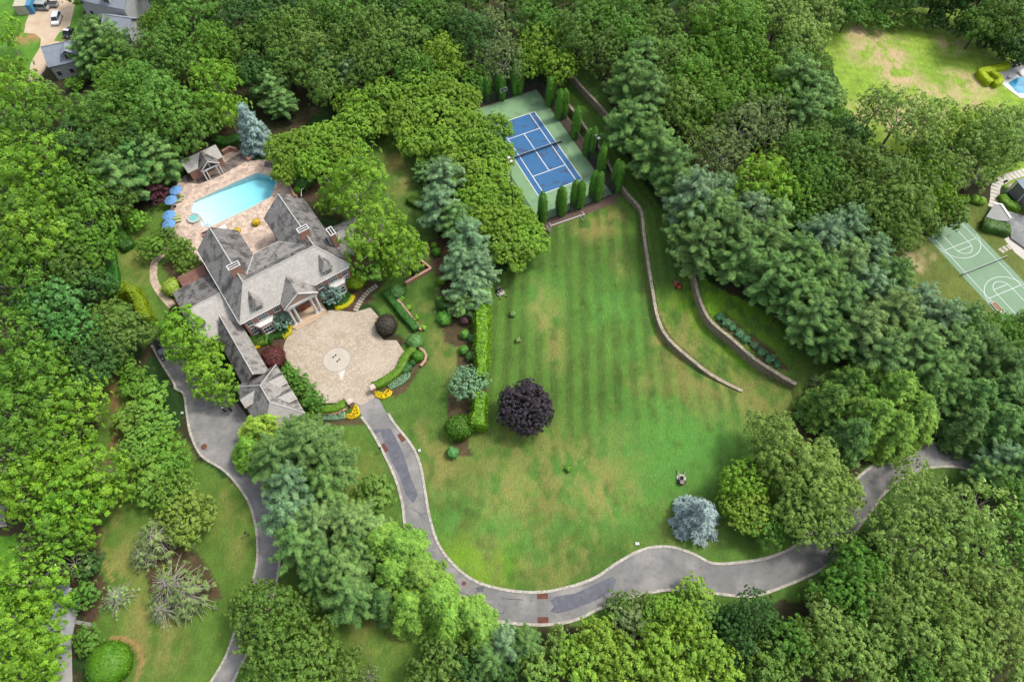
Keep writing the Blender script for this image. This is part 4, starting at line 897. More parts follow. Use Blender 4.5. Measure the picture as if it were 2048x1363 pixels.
MB().box(-1.35,1.35,-.24,.24,.42,.48).build("board", M_WHITE, dvb, bevel=.015); MB().box(.5,1.3,-.22,.22,0,.415).box(.15,.3,-.2,.2,0,.415).build("stand", M_WHITE, dvb)
# sheets of darker paving over the deck by the pool house and deep end
for px_ in ([(372,350),(420,345),(470,312),(484,304),(493,322),(470,335),(440,352),(400,368),(375,366)],[(530,322),(566,336),(590,352),(594,382),(580,378),(572,352),(548,338),(528,334)]): flat("dark_deck", [at(*p_) for p_ in px_], M_DKPAVE, 0.058)
pA = Vector((*un(376,346,2.9), 0)); pB = Vector((*un(446,313,2.9), 0)); pd_ = pB-pA; PWid = pd_.length; PANG = math.atan2(pd_.y, pd_.x)
PH = thing("pool_house", tuple(pA), PANG, "small brick pool house with slate roof and white pedimented porch", "pool house")
L_ = PWid
w = MB(); w.box(.3,L_-.3,.3,4.4,0,2.85); w.ext([(.35,2.8),(4.35,2.8),(2.35,4.4)], 'x', .32, .7); w.ext([(.35,2.8),(4.35,2.8),(2.35,4.4)], 'x', L_-.7, L_-.32); w.build("wall", M_BRICK, PH)
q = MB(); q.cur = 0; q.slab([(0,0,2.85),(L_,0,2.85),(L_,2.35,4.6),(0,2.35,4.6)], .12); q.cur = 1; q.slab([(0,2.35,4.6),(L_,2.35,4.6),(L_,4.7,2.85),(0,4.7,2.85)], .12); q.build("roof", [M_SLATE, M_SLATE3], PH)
q = MB(); cxp = L_*.56
q.slab([(cxp-2.2,-1.7,3.0),(cxp,-1.7,4.75),(cxp,2.6,4.75),(cxp-2.2,.4,3.0)], .1); q.slab([(cxp+2.2,-1.7,3.0),(cxp+2.2,.4,3.0),(cxp,2.6,4.75),(cxp,-1.7,4.75)], .1); PP = q.build("porch_roof", M_SLATE3, PH)
q = MB()
for sg in (-1,1): q.bar((cxp+sg*2.15,-1.62,3.05),(cxp,-1.62,4.78),.12,.22)
q.box(cxp-2.0,cxp+2.0,-1.6,-1.35,2.7,2.95); q.bar((cxp,-1.5,2.9),(cxp,-1.5,4.6),.1); q.build("porch_gable", M_WHITE, PH)
for dx in (-1.85,-1.15,1.15,1.85): MB().tube([(cxp+dx,-1.47,0),(cxp+dx,-1.47,2.7)],.14,10).build("column", M_WHITE, PH)
MB().box(cxp-1.0,cxp+1.0,-.6,-.2,0,1.0).box(cxp-1.1,cxp+1.1,-.7,-.1,1.01,1.08).build("bar_counter", M_TILE, PH)
MB().box(cxp-1.3,cxp+1.3,.24,.295,.1,2.5).build("doorway", M_GLASS, PH)
# ---------------------------------------------------------------- sports courts
CC, CA = Vector((5.583, 115.003, 0)), math.radians(25.586)
def cpt(x, y, z=0): return Vector((CC.x+x*math.cos(CA)-y*math.sin(CA), CC.y+x*math.sin(CA)+y*math.cos(CA), z))
M_CGRN = mat("court_green", C(130,168,124), .85, .06, .25, col2=C(142,180,134)); overlay(M_CGRN, C(92,122,92), .22, .52, .66, amount=.65)
M_CBLU = mat("court_blue", C(52,110,162), .8, .06, .3, col2=C(60,120,172)); overlay(M_CBLU, C(70,80,104), .33, .525, .60, amount=.75, detail=5)
M_LINE = mat("court_line", C(236,238,240), .8, .03, 2); M_NETM = mat("black_net", C(52,58,62), .9, .1, 3); M_FENCEP = mat("green_steel", C(38,70,62), .6, .1, 3)
tc_ = thing("tennis_court", tuple(CC), CA, "blue tennis court with stained green surround among arborvitae columns", "tennis court")
MB().sheet([(-9.3,-18.6,.03),(9.3,-18.6,.03),(9.3,18.6,.03),(-9.3,18.6,.03)]).build("surround", M_CGRN, tc_)
MB().sheet([(-5.485,-11.885,.038),(5.485,-11.885,.038),(5.485,11.885,.038),(-5.485,11.885,.038)]).build("playing_surface", M_CBLU, tc_)
ln = MB(); lw = .09
def lineseg(x0, y0, x1, y1): ln.sheet([(min(x0,x1)-lw,min(y0,y1)-lw,.046),(max(x0,x1)+lw,min(y0,y1)-lw,.046),(max(x0,x1)+lw,max(y0,y1)+lw,.046),(min(x0,x1)-lw,max(y0,y1)+lw,.046)])
g2 = lw*2+.002
for x in (-5.485, 5.485): lineseg(x,-11.885,x,11.885)
for y in (-11.885, 11.885): lineseg(-5.485+g2,y,5.485-g2,y)
for x in (-4.115, 4.115): lineseg(x,-11.885+g2,x,11.885-g2)
for y in (-6.4, 6.4): lineseg(-4.115+g2,y,4.115-g2,y)
lineseg(0,-6.4+g2,0,6.4-g2); ln.build("court_lines", M_LINE, tc_)
# net
M_MESH = bpy.data.materials.new("net_mesh"); M_MESH.use_nodes = True; nt = M_MESH.node_tree
def meshmat(m, col, scale, thick, rot=0.0):
    nt = m.node_tree; N = nt.nodes; L = nt.links; b = N["Principled BSDF"]; b.inputs["Base Color"].default_value = (*col,1)
    tcx = N.new("ShaderNodeTexCoord"); mp = N.new("ShaderNodeMapping"); mp.inputs["Scale"].default_value = (scale,)*3; L.new(tcx.outputs["Object"], mp.inputs[0])
    sx = N.new("ShaderNodeSeparateXYZ"); L.new(mp.outputs[0], sx.inputs[0])
    fs = []
    for k in (0, 2):
        fr_ = N.new("ShaderNodeMath"); fr_.operation = 'FRACT'; L.new(sx.outputs[k], fr_.inputs[0])
        lt = N.new("ShaderNodeMath"); lt.operation = 'LESS_THAN'; L.new(fr_.outputs[0], lt.inputs[0]); lt.inputs[1].default_value = thick; fs.append(lt)
    mxm = N.new("ShaderNodeMath"); mxm.operation = 'MAXIMUM'; L.new(fs[0].outputs[0], mxm.inputs[0]); L.new(fs[1].outputs[0], mxm.inputs[1])
    L.new(mxm.outputs[0], b.inputs["Alpha"]); return m
meshmat(M_MESH, C(50,54,58), 12, .26)
def net(root, hw, hgt=1.0, name="tennis_net", m=M_MESH):
    q = MB(); q.box(-hw,hw,-.012,.012,.06,hgt-.06); q.build("net_mesh", m, root)
    MB().box(-hw,hw,-.03,.03,hgt-.06,hgt).build("net_band", M_LINE, root)
    for x in (-hw-.05, hw+.05): MB().tube([(x,0,0),(x,0,hgt+.05)],.05,8).build("net_post", M_NETM, root)
tn = thing("tennis_net", tuple(CC+Vector((0,0,.04))), CA, "dark tennis net strung across the blue court", "tennis net"); net(tn, 6.4, 1.02)
# chain link fence round the court
M_CHAIN = meshmat((lambda m: (setattr(m,'use_nodes',True), m)[1])(bpy.data.materials.new("chain_link")), C(60,74,72), 7, .16)
def fence_run(a, b, h, label, sp=2.9):
    d = b-a; n = max(1, round(d.length/sp)); t = thing("chain_link_fence", tuple(a), math.atan2(d.y, d.x), label, "fence")
    for i in range(n+1): MB().tube([(d.length*i/n,0,0),(d.length*i/n,0,h)],.045,6).build("fence_post", M_FENCEP, t)
    q = MB(); q.tube([(0,0,h),(d.length,0,h)],.03,6); q.tube([(0,0,.1),(d.length,0,.1)],.02,5); q.build("fence_rail", M_FENCEP, t)
    MB().box(.02,d.length-.02,-.006,.006,.12,h-.03).build("fence_mesh", M_CHAIN, t)
fence_run(cpt(-9.6,-18.9), cpt(-9.6,2.0), 3.0, "dark green wire fence along the left side of the tennis court")
fence_run(cpt(-9.6,-18.95), cpt(9.3,-18.95), 3.0, "dark green wire fence at the goal end of the tennis court")
fence_run(cpt(9.6,-18.9), cpt(9.6,18.9), 3.0, "dark green wire fence behind the arborvitae right of the tennis court")
fence_run(cpt(-9.5,18.95), cpt(9.5,18.95), 3.0, "dark green wire fence at the far end of the tennis court")
# mulch round the court
M_MULCH = mat("mulch", C(112,92,80), .95, .35, 2.5, bump=.4)
q = []
for a_ in ((9.35,-19.2),(11.6,-20.6),(12.0,19),(11.2,21),(-9.3,21.3),(-9.3,18.65),(9.35,18.65)): q.append(cpt(*a_))
flat("planting_bed", q, M_MULCH, .016); flat("planting_bed", [cpt(*a_) for a_ in ((-9.3,-18.65),(9.3,-18.65),(9.6,-21),(-9.6,-21.2))], M_MULCH, .017)
AR = [(1083.6,440,6.4,'at the left corner beside the soccer goal'),(1121,425,6.2,'second from left on the goal end of the court'),(1153,413,6.0,'third from left on the goal end of the court'),(1189,397,6.4,'fourth from left on the goal end of the court'),(1231,378,6.6,'at the near right corner by the stone wall'),
      (1201,345,6.2,'first above the right corner along the court side'),(1178,312,6.6,'beside the right light pole along the court side'),(1150,272,6.6,'third above the right corner along the court side'),(1122,236,6.4,'fourth above the right corner, right of the net end'),(1101,208,6.2,'at the far right corner of the tennis court'),
      (1034,188,6.4,'right of the basketball hoop at the court far end'),(1001,196,5.4,'left of the basketball hoop at the court far end'),(969,200,5.0,'leftmost at the far end of the tennis court')]
for u,v,h,lb in AR: arb(u, v, h*1.38, "twin-topped green arborvitae column "+lb)
M_POLE = mat("galvanised", C(176,174,168), .5, .1, 3, .4, .3); M_LAMPW = mat("lamp_housing", C(222,218,210), .5, .05, 3)
def lightpole(u, v, h, label, ang):
    p = at(u, v); t = thing("court_light", tuple(p), ang, label, "light pole")
    MB().tube([(0,0,0),(0,0,h)],[.09,.06],8).build("pole", M_POLE, t); MB().bar((-.75,0,h),(.75,0,h),.08).build("crossarm", M_POLE, t)
    for x in (-.6,.6):
        o = MB().box(x-.28,x+.28,-.55,.1,h+.04,h+.2).build("lamp", M_LAMPW, t, bevel=.04)
lightpole(1186,322,7.2,"tall court light pole among the arborvitae right of the tennis court",CA+1.57); lightpole(1022,358,6.0,"court light pole at the left fence of the tennis court",CA-1.57)
# basketball hoop, goal
p = at(1004,198); t = thing("basketball_hoop", (p.x,p.y,.03), CA+math.pi, "basketball hoop with white framed backboard at the far end of the court", "basketball hoop")
MB().tube([(0,0,0),(0,0,2.6),(0,1.0,3.3)],.09,8).build("post", M_NETM, t); f_ = MB()
f_.box(-.9,.9,1.0,1.05,2.9,3.02); f_.box(-.9,.9,1.0,1.05,3.88,4.0); f_.box(-.9,-.78,1.0,1.05,3.02,3.88); f_.box(.78,.9,1.0,1.05,3.02,3.88); f_.box(-.3,.3,1.052,1.07,3.1,3.16); f_.box(-.3,.3,1.052,1.07,3.5,3.56); f_.box(-.3,-.24,1.052,1.07,3.16,3.5); f_.box(.24,.3,1.052,1.07,3.16,3.5); f_.build("backboard_frame", M_LINE, t)
MB().box(-.78,.78,1.01,1.04,3.02,3.88).build("backboard", M_GLASS, t); MB().tube([(.23*math.cos(a*.5236),1.32+.23*math.sin(a*.5236),3.05) for a in range(13)],.015,6).build("rim", M_RUST, t)
a, b_ = at(1101,465), at(1167,442); d_ = b_-a; t = thing("soccer_goal", tuple(a), math.atan2(d_.y,d_.x), "white metal soccer goal on the lawn below the tennis court", "soccer goal"); Lg = d_.length
for nm, sg in (("post",0),("post",Lg)): MB().tube([(sg,0,0),(sg,0,2.25)],.07,8).build(nm, M_WHITE, t)
MB().tube([(-.05,0,2.28),(Lg+.05,0,2.28)],.065,8).build("crossbar", M_WHITE, t)
for x in (0.06, Lg-.06): MB().tube([(x,0,2.2),(x,1.0,2.1),(x,1.9,.05),(x,0.05,.05)],.045,6).build("side_frame", M_WHITE, t)
MB().tube([(0.1,1.9,.06),(Lg-.1,1.9,.06)],.03,6).build("rear_bar", M_POLE, t)
# ---------------------------------------------------------------- retaining walls
M_STONE = mat("wall_stone", C(150,136,114), .95, .2, 1.2, col2=C(172,158,134), bump=.5); cells(M_STONE, 3.4, C(92,82,70), (1,1,1.5), 0, .07)
M_COPE = mat("wall_coping", C(182,170,148), .95, .15, 1.5, bump=.4); cells(M_COPE, 2.2, C(130,118,100), lo=0, hi=.04)
def stonewall(W, f0, f1, label, th=.5):
    Pw = smooth_path([Vector((x,y,0)) for x,y in W], 5); A = offset_path(Pw, th*.45); B = offset_path(Pw, -th*.55)
    t = thing("stone_retaining_wall", (Pw[len(Pw)//2].x, Pw[len(Pw)//2].y, float(f0(Pw[len(Pw)//2].y))), 0, label, "retaining wall"); o0 = Vector(t.location)
    q = MB(); n = len(Pw); vs = []; 
    for k, (Pp, zz) in enumerate(((A,0),(B,0),(B,1),(A,1))):
        for p in Pp: vs.append((p.x-o0.x, p.y-o0.y, ((f1(p.y)+.12) if zz else f0(p.y)-.3)-o0.z))
    fs = [(k*n+i,k*n+i+1,((k+1)%4)*n+i+1,((k+1)%4)*n+i) for i in range(n-1) for k in range(4)]+[(0,n,2*n,3*n),(n-1,2*n-1,3*n-1,4*n-1)]
    q.add(vs, fs); q.build("stonework", M_STONE, t)
    A2 = offset_path(Pw, th*.45+.05); B2 = offset_path(Pw, -th*.55-.05); q = MB(); vs = []
    for Pp, zz in ((A2,.125),(B2,.125),(B2,.24),(A2,.24)):
        for p in Pp: vs.append((p.x-o0.x, p.y-o0.y, f1(p.y)+zz-o0.z))
    q.add(vs, fs); q.build("coping", M_COPE, t)
z0f = lambda y: 0.0
stonewall(W1, z0f, lambda y: float(tap1(y)), "long curved stone retaining wall between the striped lawn and the terrace")
stonewall(W2, lambda y: float(tap1(y)), lambda y: float(tap1(y)+tap2(y)), "long curved stone retaining wall under the pines on the upper terrace")
def lowwall(px, h, th, label, m=M_BRICK, name="brick_wall", cope=M_COPE):
    P = [at(*q) for q in px]; o0 = P[0].copy(); P = [p-o0 for p in P]; t = thing(name, tuple(o0), 0, label, "garden wall")
    A = offset_path(P, th/2); B = offset_path(P, -th/2); strip(MB(), A, B, -.1, h).build("brickwork" if m is M_BRICK else "stonework", m, t)
    strip(MB(), offset_path(P, th/2+.05), offset_path(P, -th/2-.05), h+.003, h+.09).build("coping", cope, t)
M_PINKC = mat("brick_coping", C(204,160,140), .9, .12, 2)
lowwall([(447,309),(462,300),(476,304)],1.0,.45,"low brick wall joining the pool house to the blue spruce",cope=M_PINKC)
lowwall([(489,314),(500,322),(503,316)],.6,.5,"short brick planter wall at the foot of the silver spruce",cope=M_PINKC)
lowwall([(536,317),(553,331),(566,336)],.6,.4,"low brick edging wall behind the deep end under the hornbeams",cope=M_PINKC)
lowwall([(581,370),(585,384),(592,396)],.7,.4,"angled brick planter wall right of the diving board",cope=M_PINKC)
lowwall([(796,601),(820,632),(843,662)],.6,.4,"straight brick garden wall beside the long hedge right of the courtyard",cope=M_PINKC)
lowwall([(838,520),(863,540)],.7,.35,"short brick planter wall, upper arm of the corner bed under the tree",cope=M_PINKC); lowwall([(863,541),(838,555),(812,570)],.9,.4,"brick planter wall, lower arm of the corner bed under the tree",cope=M_PINKC)
lowwall([(822,676),(832,692),(848,703),(853,712),(851,722),(842,733)],.4,.35,"curved low brick kerb around the round bush beside the courtyard",cope=M_PINKC)
lowwall([(640,829),(672,828),(692,820),(698,808)],.6,.4,"curved brick wall behind the left gate hedge",cope=M_PINKC); lowwall([(750,778),(772,762),(800,745),(810,728)],.6,.4,"curved brick wall behind the right gate hedge",cope=M_PINKC)
def gatepier(u, v, label):
    p = at(u, v); t = thing("gate_pier", (p.x,p.y,0), HANG, label, "gate pier"); MB().box(-.4,.4,-.4,.4,0,1.7).build("pier", M_BRICK, t); MB().box(-.5,.5,-.5,.5,1.703,1.85).box(-.3,.3,-.3,.3,1.853,2.0).build("cap", mat("pier_cap", C(226,206,192), .8, .06, 2), t)
gatepier(703,810,"pink capped brick gate pier left of the courtyard gate"); gatepier(748,782,"pink capped brick gate pier right of the courtyard gate")
# ---------------------------------------------------------------- people
M_SKIN = mat("skin", C(176,128,100), .6, .05, 5); M_NAVY = mat("dark_clothing", C(40,42,52), .9, .15, 6); M_DCLOTH = mat("black_clothing", C(32,32,34), .9, .15, 6); M_CAPW = mat("white_cap", C(232,230,226), .8, .05, 6); M_MAROON = mat("maroon_shirt", C(120,70,84), .9, .1, 6); M_HAIR = mat("dark_hair", C(34,28,26), .7, .1, 6); M_GREYC = mat("grey_cap", C(120,124,132), .8, .05, 6)
def skinned(name, verts, edges, radii, mt, parent, root=0, lv=1):
    me_ = bpy.data.meshes.new(name); me_.from_pydata(verts, edges, []); o = bpy.data.objects.new(name, me_); COL.objects.link(o)
    o.modifiers.new("Skin", 'SKIN'); sm = o.modifiers.new("Sub", 'SUBSURF'); sm.levels = lv; sm.render_levels = lv
    for i, rr in enumerate(radii): me_.skin_vertices[0].data[i].radius = (rr, rr) if not hasattr(rr,'__len__') else rr
    for i in range(len(verts)): me_.skin_vertices[0].data[i].use_root = (i == root)
    dg = bpy.context.evaluated_depsgraph_get(); new = bpy.data.meshes.new_from_object(o.evaluated_get(dg)); bpy.data.objects.remove(o)
    new.name = name; new.materials.clear(); new.materials.append(mt); new.polygons.foreach_set("use_smooth", [True]*len(new.polygons)); return link(name, new, parent)
def person(p, ang, label, sit=False, shirt=None, cap=None, arms=((.24,.02,1.15),(.3,.16,.92))):
    """a figure facing +Y in its own frame; sit = seated with feet forward"""
    t = thing("person", tuple(p), ang, label, "person"); hz = .93
    V = [(0,0,hz),(0,.0,hz+.22),(0,0,hz+.45),(0,.01,hz+.54),(0,.03,hz+.68),(0,.03,hz+.79)]; E = [(0,1),(1,2),(2,3),(3,4),(4,5)]; R_ = [(.15,.11),(.14,.10),(.16,.11),.055,.095,.07]
    legs = []
    for s in (-1,1):
        n = len(V); 
        if sit: V += [(s*.10,.03,hz-.04),(s*.15,.42,hz+.0),(s*.15,.55,hz-.42),(s*.15,.70,hz-.45)]
        else: V += [(s*.09,0,hz-.06),(s*.11,.03+.05*s,hz-.47),(s*.12,-.02+.08*s,.09),(s*.13,.14+.08*s,.04)]
        E += [(0,n),(n,n+1),(n+1,n+2),(n+2,n+3)]; R_ += [.095,.065,.045,.04]; legs.append(n)
    arm = []
    for s in (-1,1):
        n = len(V); el = (s*.28,.05,hz+.20); hd = (s*.24,.30,hz+.10) if (sit or s > 0) else (s*.27,.16,hz-.02)
        V += [(s*.19,0,hz+.44),el,hd]; E += [(2,n),(n,n+1),(n+1,n+2)]; R_ += [.06,.045,.03]; arm.append(n); d = (Vector(hd)-Vector(el)).normalized()
        pm_ = Vector(hd)+d*.08; V.append(tuple(pm_)); E.append((n+2,n+3)); R_.append((.04,.02))
        for k in range(4):
            m_ = len(V); lat = Vector((1,0,0))*(k-1.5)*.021; ln_ = (.035,.045,.04,.03)[k]
            V += [tuple(pm_+lat+d*.03),tuple(pm_+lat+d*(.03+ln_)+Vector((0,0,-.02)))]; E += [(n+3,m_),(m_,m_+1)]; R_ += [.009,.008]
        m_ = len(V); V.append(tuple(Vector(hd)+Vector((-s*.05,.03,0))+d*.04)); E.append((n+2,m_)); R_.append(.01)
    body = skinned("body", V, E, R_, M_SKIN, t)
    sh = shirt or M_NAVY
    vv = [V[0],V[1],V[2],(0,0,hz+.50)]; ee = [(0,1),(1,2),(2,3)]; rr = [(.17,.13),(.165,.125),(.185,.13),.08]
    for n in arm: k = len(vv); vv += [V[n],V[n+1]]; ee += [(2,k),(k,k+1)]; rr += [.08,.062]
    skinned("shirt", vv, ee, rr, sh, t)
    vv = [V[0]]; ee = []; rr = [(.172,.135)]
    for n in legs: k = len(vv); vv += [V[n],V[n+1],tuple(Vector(V[n+1]).lerp(Vector(V[n+2]),.9))]; ee += [(0,k),(k,k+1),(k+1,k+2)]; rr += [.115,.085,.065]
    skinned("trousers", vv, ee, rr, M_DCLOTH, t)
    for n in legs: MB().ball((V[n+2][0],V[n+2][1]+.07,V[n+2][2]-.02),.055,.13,.06,8,5).build("shoe", M_DCLOTH, t, True)
    hc = Vector((0,.03,hz+.70)); q = MB()
    for s in (-1,1): q.ball((s*.035,hc.y+.088,hc.z+.01),.012,.01,.009,6,4)
    q.build("eyes", M_DCLOTH, t, True); MB().ball((0,hc.y+.10,hc.z-.02),.014,.022,.022,6,4).build("nose", M_SKIN, t, True); MB().ball((0,hc.y+.088,hc.z-.06),.025,.01,.008,8,4).build("mouth", M_MAROON, t, True)
    q = MB(); [q.ball((s*.097,hc.y,hc.z-.005),.014,.022,.03,6,4) for s in (-1,1)]; q.build("ears", M_SKIN, t, True)
    MB().ball((0,hc.y-.012,hc.z+.035),.106,.112,.10,12,6,-.2).build("hair", M_HAIR, t, True)
    if cap: MB().ball((0,hc.y,hc.z+.05),.118,.122,.10,12,5,0).ball((0,hc.y+.13,hc.z+.05),.085,.085,.012,10,3).build("cap", cap, t, True)
    return t
# ---------------------------------------------------------------- mowers
M_STEEL = mat("pale_steel", C(190,186,172), .5, .1, 4, .4); M_TYRE = mat("tyre_rubber", C(34,34,34), .9, .1, 6); M_ORANGE = mat("orange_paint", C(196,84,44), .4, .08, 4, .5); M_SEAT = mat("seat_vinyl", C(66,60,70), .6, .1, 5); M_PINK = mat("faded_red_paint", C(150,112,110), .5, .1, 4, .4)
def mower(u, v, ang, label, deckm, arms=True, engm=M_DARK):
    """zero-turn mower facing +Y in its own frame"""
    p = at(u, v); t = thing("riding_mower", tuple(p), ang, label, "riding mower")
    def wheel(x, y, r, w):
        o = MB().tube([(x-w/2,y,r),(x+w/2,y,r)],r,16).build("wheel", M_TYRE, t); MB().tube([(x-w/2-.012,y,r),(x+w/2+.012,y,r)],r*.5,12).build("rim", M_STEEL, o)
    for s in (-1,1): wheel(s*.52,-.55,.30,.26)
    q = MB(); q.box(-.36,.36,-.95,.75,.32,.44); q.build("chassis", M_STEEL, t, bevel=.02)
    q = MB(); q.prism([(-.75,-.15),(.75,-.15),(.82,.2),(.6,.62),(-.6,.62),(-.82,.2)], .12, .30); q.build("mower_deck", deckm, t, bevel=.03)
    q = MB(); q.box(-.38,.38,-1.05,-.52,.445,.85); q.build("engine", engm, t, bevel=.06); MB().box(-.4,.4,-.5,.35,.445,.56).build("floor_pan", deckm, t, bevel=.02)
    q = MB(); q.box(-.27,.27,-.38,.12,.565,.70); q.box(-.26,.26,-.48,-.36,.565,1.05); q.build("seat", M_SEAT, t, bevel=.04)
    for s in (-1,1):
        q = MB(); q.tube([(s*.36,.5,.40),(s*.50,.95,.44),(s*.66,1.32,.46)],.055,8); q.tube([(s*.66,1.32,.46),(s*.66,1.34,.2)],.035,8); q.build("front_arm", M_STEEL if arms else deckm, t)
        wheel(s*.66,1.36,.15,.12); MB().tube([(s*.36,.1,.56),(s*.36,.18,.95),(s*.14,.3,1.0)],.022,6).build("steering_lever", M_DARK, t); MB().box(min(s*.30,s*.44),max(s*.30,s*.44),-.4,.2,.565,.68).build("fender", deckm if not arms else M_STEEL, t, bevel=.03)
    MB().tube([(-.42,-.55,.45),(-.42,-.6,1.35),(.42,-.6,1.35),(.42,-.55,.45)],.03,8).build("roll_bar", M_STEEL if arms else M_DARK, t)
    return t, p
def seated(p, ang, label, **k):
    f = Vector((-math.sin(ang), math.cos(ang), 0)); return person(p+f*-.1+Vector((0,0,-.10)), ang, label, sit=True, **k)
mower(1001,586,math.pi+.45,"grey mower parked by the pines at the left edge of the striped lawn",M_STEEL)
_, p = mower(1355,571,.15,"orange riding mower on the terrace between the two stone walls",M_ORANGE,False,M_ORANGE); seated(p,.15,"person in dark clothes riding the orange mower on the terrace",shirt=M_MAROON,cap=None)
_, p = mower(1362,958,-.1,"grey riding mower with splayed front arms on the lawn above the blue spruce",M_STEEL,True,M_PINK); seated(p,-.1,"person in navy with a grey cap riding the mower above the blue spruce",shirt=M_NAVY,cap=M_GREYC)
person(at(451,823),-.4,"person in dark clothes and white cap standing in the service yard",cap=M_CAPW); person(at(464,822),.9,"bareheaded person in black beside the white-capped one in the service yard",shirt=M_DCLOTH)
person(at(1546,642),.6,"person in dark clothes and white cap at the edge of the pines on the terrace",cap=M_CAPW)
# ---------------------------------------------------------------- pool furniture
M_UMB = mat("umbrella_cloth", C(112,162,212), .85, .05, 1.5); M_RIB = mat("umbrella_seam", C(72,122,184), .8, .05, 3); M_UMBP = mat("umbrella_pole", C(180,150,110), .6, .1, 3); M_LNGE = mat("lounger_frame", C(196,196,150), .7, .1, 4); M_CUSH = mat("lounger_cushion", C(188,196,140), .9, .08, 4)
for k, (u,v,lb) in enumerate([(351,379,"blue market parasol nearest the red maple, farthest up the deck"),(341,399,"blue market parasol second from the top, below the first"),(337,429,"blue market parasol third from the top at the deck's left edge"),(337,447,"blue market parasol nearest the house, lowest of the four")]):
    p = at(u, v, 2.3); t = thing("parasol", (p.x,p.y,.05), .2*k, lb, "parasol", "blue parasols by the pool")
    MB().tube([(0,0,0),(0,0,2.6)],.03,8).build("pole", M_UMBP, t); MB().prism([(.3*math.cos(a*.5236),.3*math.sin(a*.5236)) for a in range(12)],0,.09).build("base", M_DARK, t)
    q = MB(); Rr = 1.42; vs = [(Rr*math.cos(i*math.pi/4),Rr*math.sin(i*math.pi/4),2.12) for i in range(8)]+[(.75*math.cos(i*math.pi/4),.75*math.sin(i*math.pi/4),2.45) for i in range(8)]+[(0,0,2.66)]
    vs2 = [(x*.985,y*.985,z-.015) for x,y,z in vs]; fs = [(i,(i+1)%8,8+(i+1)%8,8+i) for i in range(8)]+[(8+i,8+(i+1)%8,16) for i in range(8)]
    q.add(vs+vs2, fs+[tuple(reversed([j+17 for j in f])) for f in fs]+[(i,i+17,(i+1)%8+17,(i+1)%8) for i in range(8)]); q.build("canopy", M_UMB, t)
    for i in range(8):
        ca_, sa_ = math.cos(i*math.pi/4), math.sin(i*math.pi/4); MB().tube([(Rr*ca_,Rr*sa_,2.13),(.75*ca_,.75*sa_,2.46),(.05*ca_,.05*sa_,2.67)],.018,5).build("rib", M_RIB, t)
def lounger(u, v, ang, label, ms=(M_LNGE,M_CUSH), group="pool loungers on the stone deck", z=.05):
    p = at(u, v); t = thing("sun_lounger", (p.x,p.y,p.z+z), ang, label, "sun lounger", group)
    q = MB(); q.box(-.33,.33,-.95,.45,.26,.31); q.build("frame", ms[0], t); MB().box(-.30,.30,-.93,.42,.312,.38).build("cushion", ms[1], t, bevel=.02)
    q = MB(); q.add([(-.30,.43,.33),(.30,.43,.33),(.30,.98,.78),(-.30,.98,.78),(-.30,.46,.27),(.30,.46,.27),(.30,1.01,.72),(-.30,1.01,.72)], [(0,1,2,3),(7,6,5,4),(0,4,5,1),(1,5,6,2),(2,6,7,3),(3,7,4,0)]); q.build("backrest", ms[1], t)
    for x in (-.28,.28):
        for y in (-.85,.4): MB().box(x-.03,x+.03,y-.03,y+.03,0,.258).build("leg", ms[0], t)
for u, v, lb in [(361,394,"topmost of the pale green loungers beside the upper parasols"),(359,400,"second pale green lounger beside the upper parasols"),(356,404,"third pale green lounger, just below the upper parasols"),(354,433,"pale green lounger beside the third parasol"),(354,438,"pale green lounger between third and lowest parasol"),(354,444,"pale green lounger beside the lowest parasol")]:
    lounger(u, v, math.pi/2+.25, lb)
p = at(445,462); t = thing("patio_table", (p.x,p.y,.05), HANG, "white table on the pool deck behind the brick house", "table"); MB().box(-1.1,1.1,-.6,.6,.7,.76).build("tabletop", M_WHITE, t, bevel=.015); [MB().box(x-.05,x+.05,y-.05,y+.05,0,.698).build("leg", M_WHITE, t) for x in (-1,1) for y in (-.5,.5)]
# slide hook and goal-like frame right of the wing
p = at(605,398); t = thing("pool_slide_rail", tuple(p), math.radians(30), "white bent handrail beside the rear wing of the house", "handrail"); MB().tube([(0,0,0),(0,0,1.0),(.6,1.4,1.3),(1.7,1.6,1.3),(1.75,1.6,0)],.08,8).build("rail", M_WHITE, t)
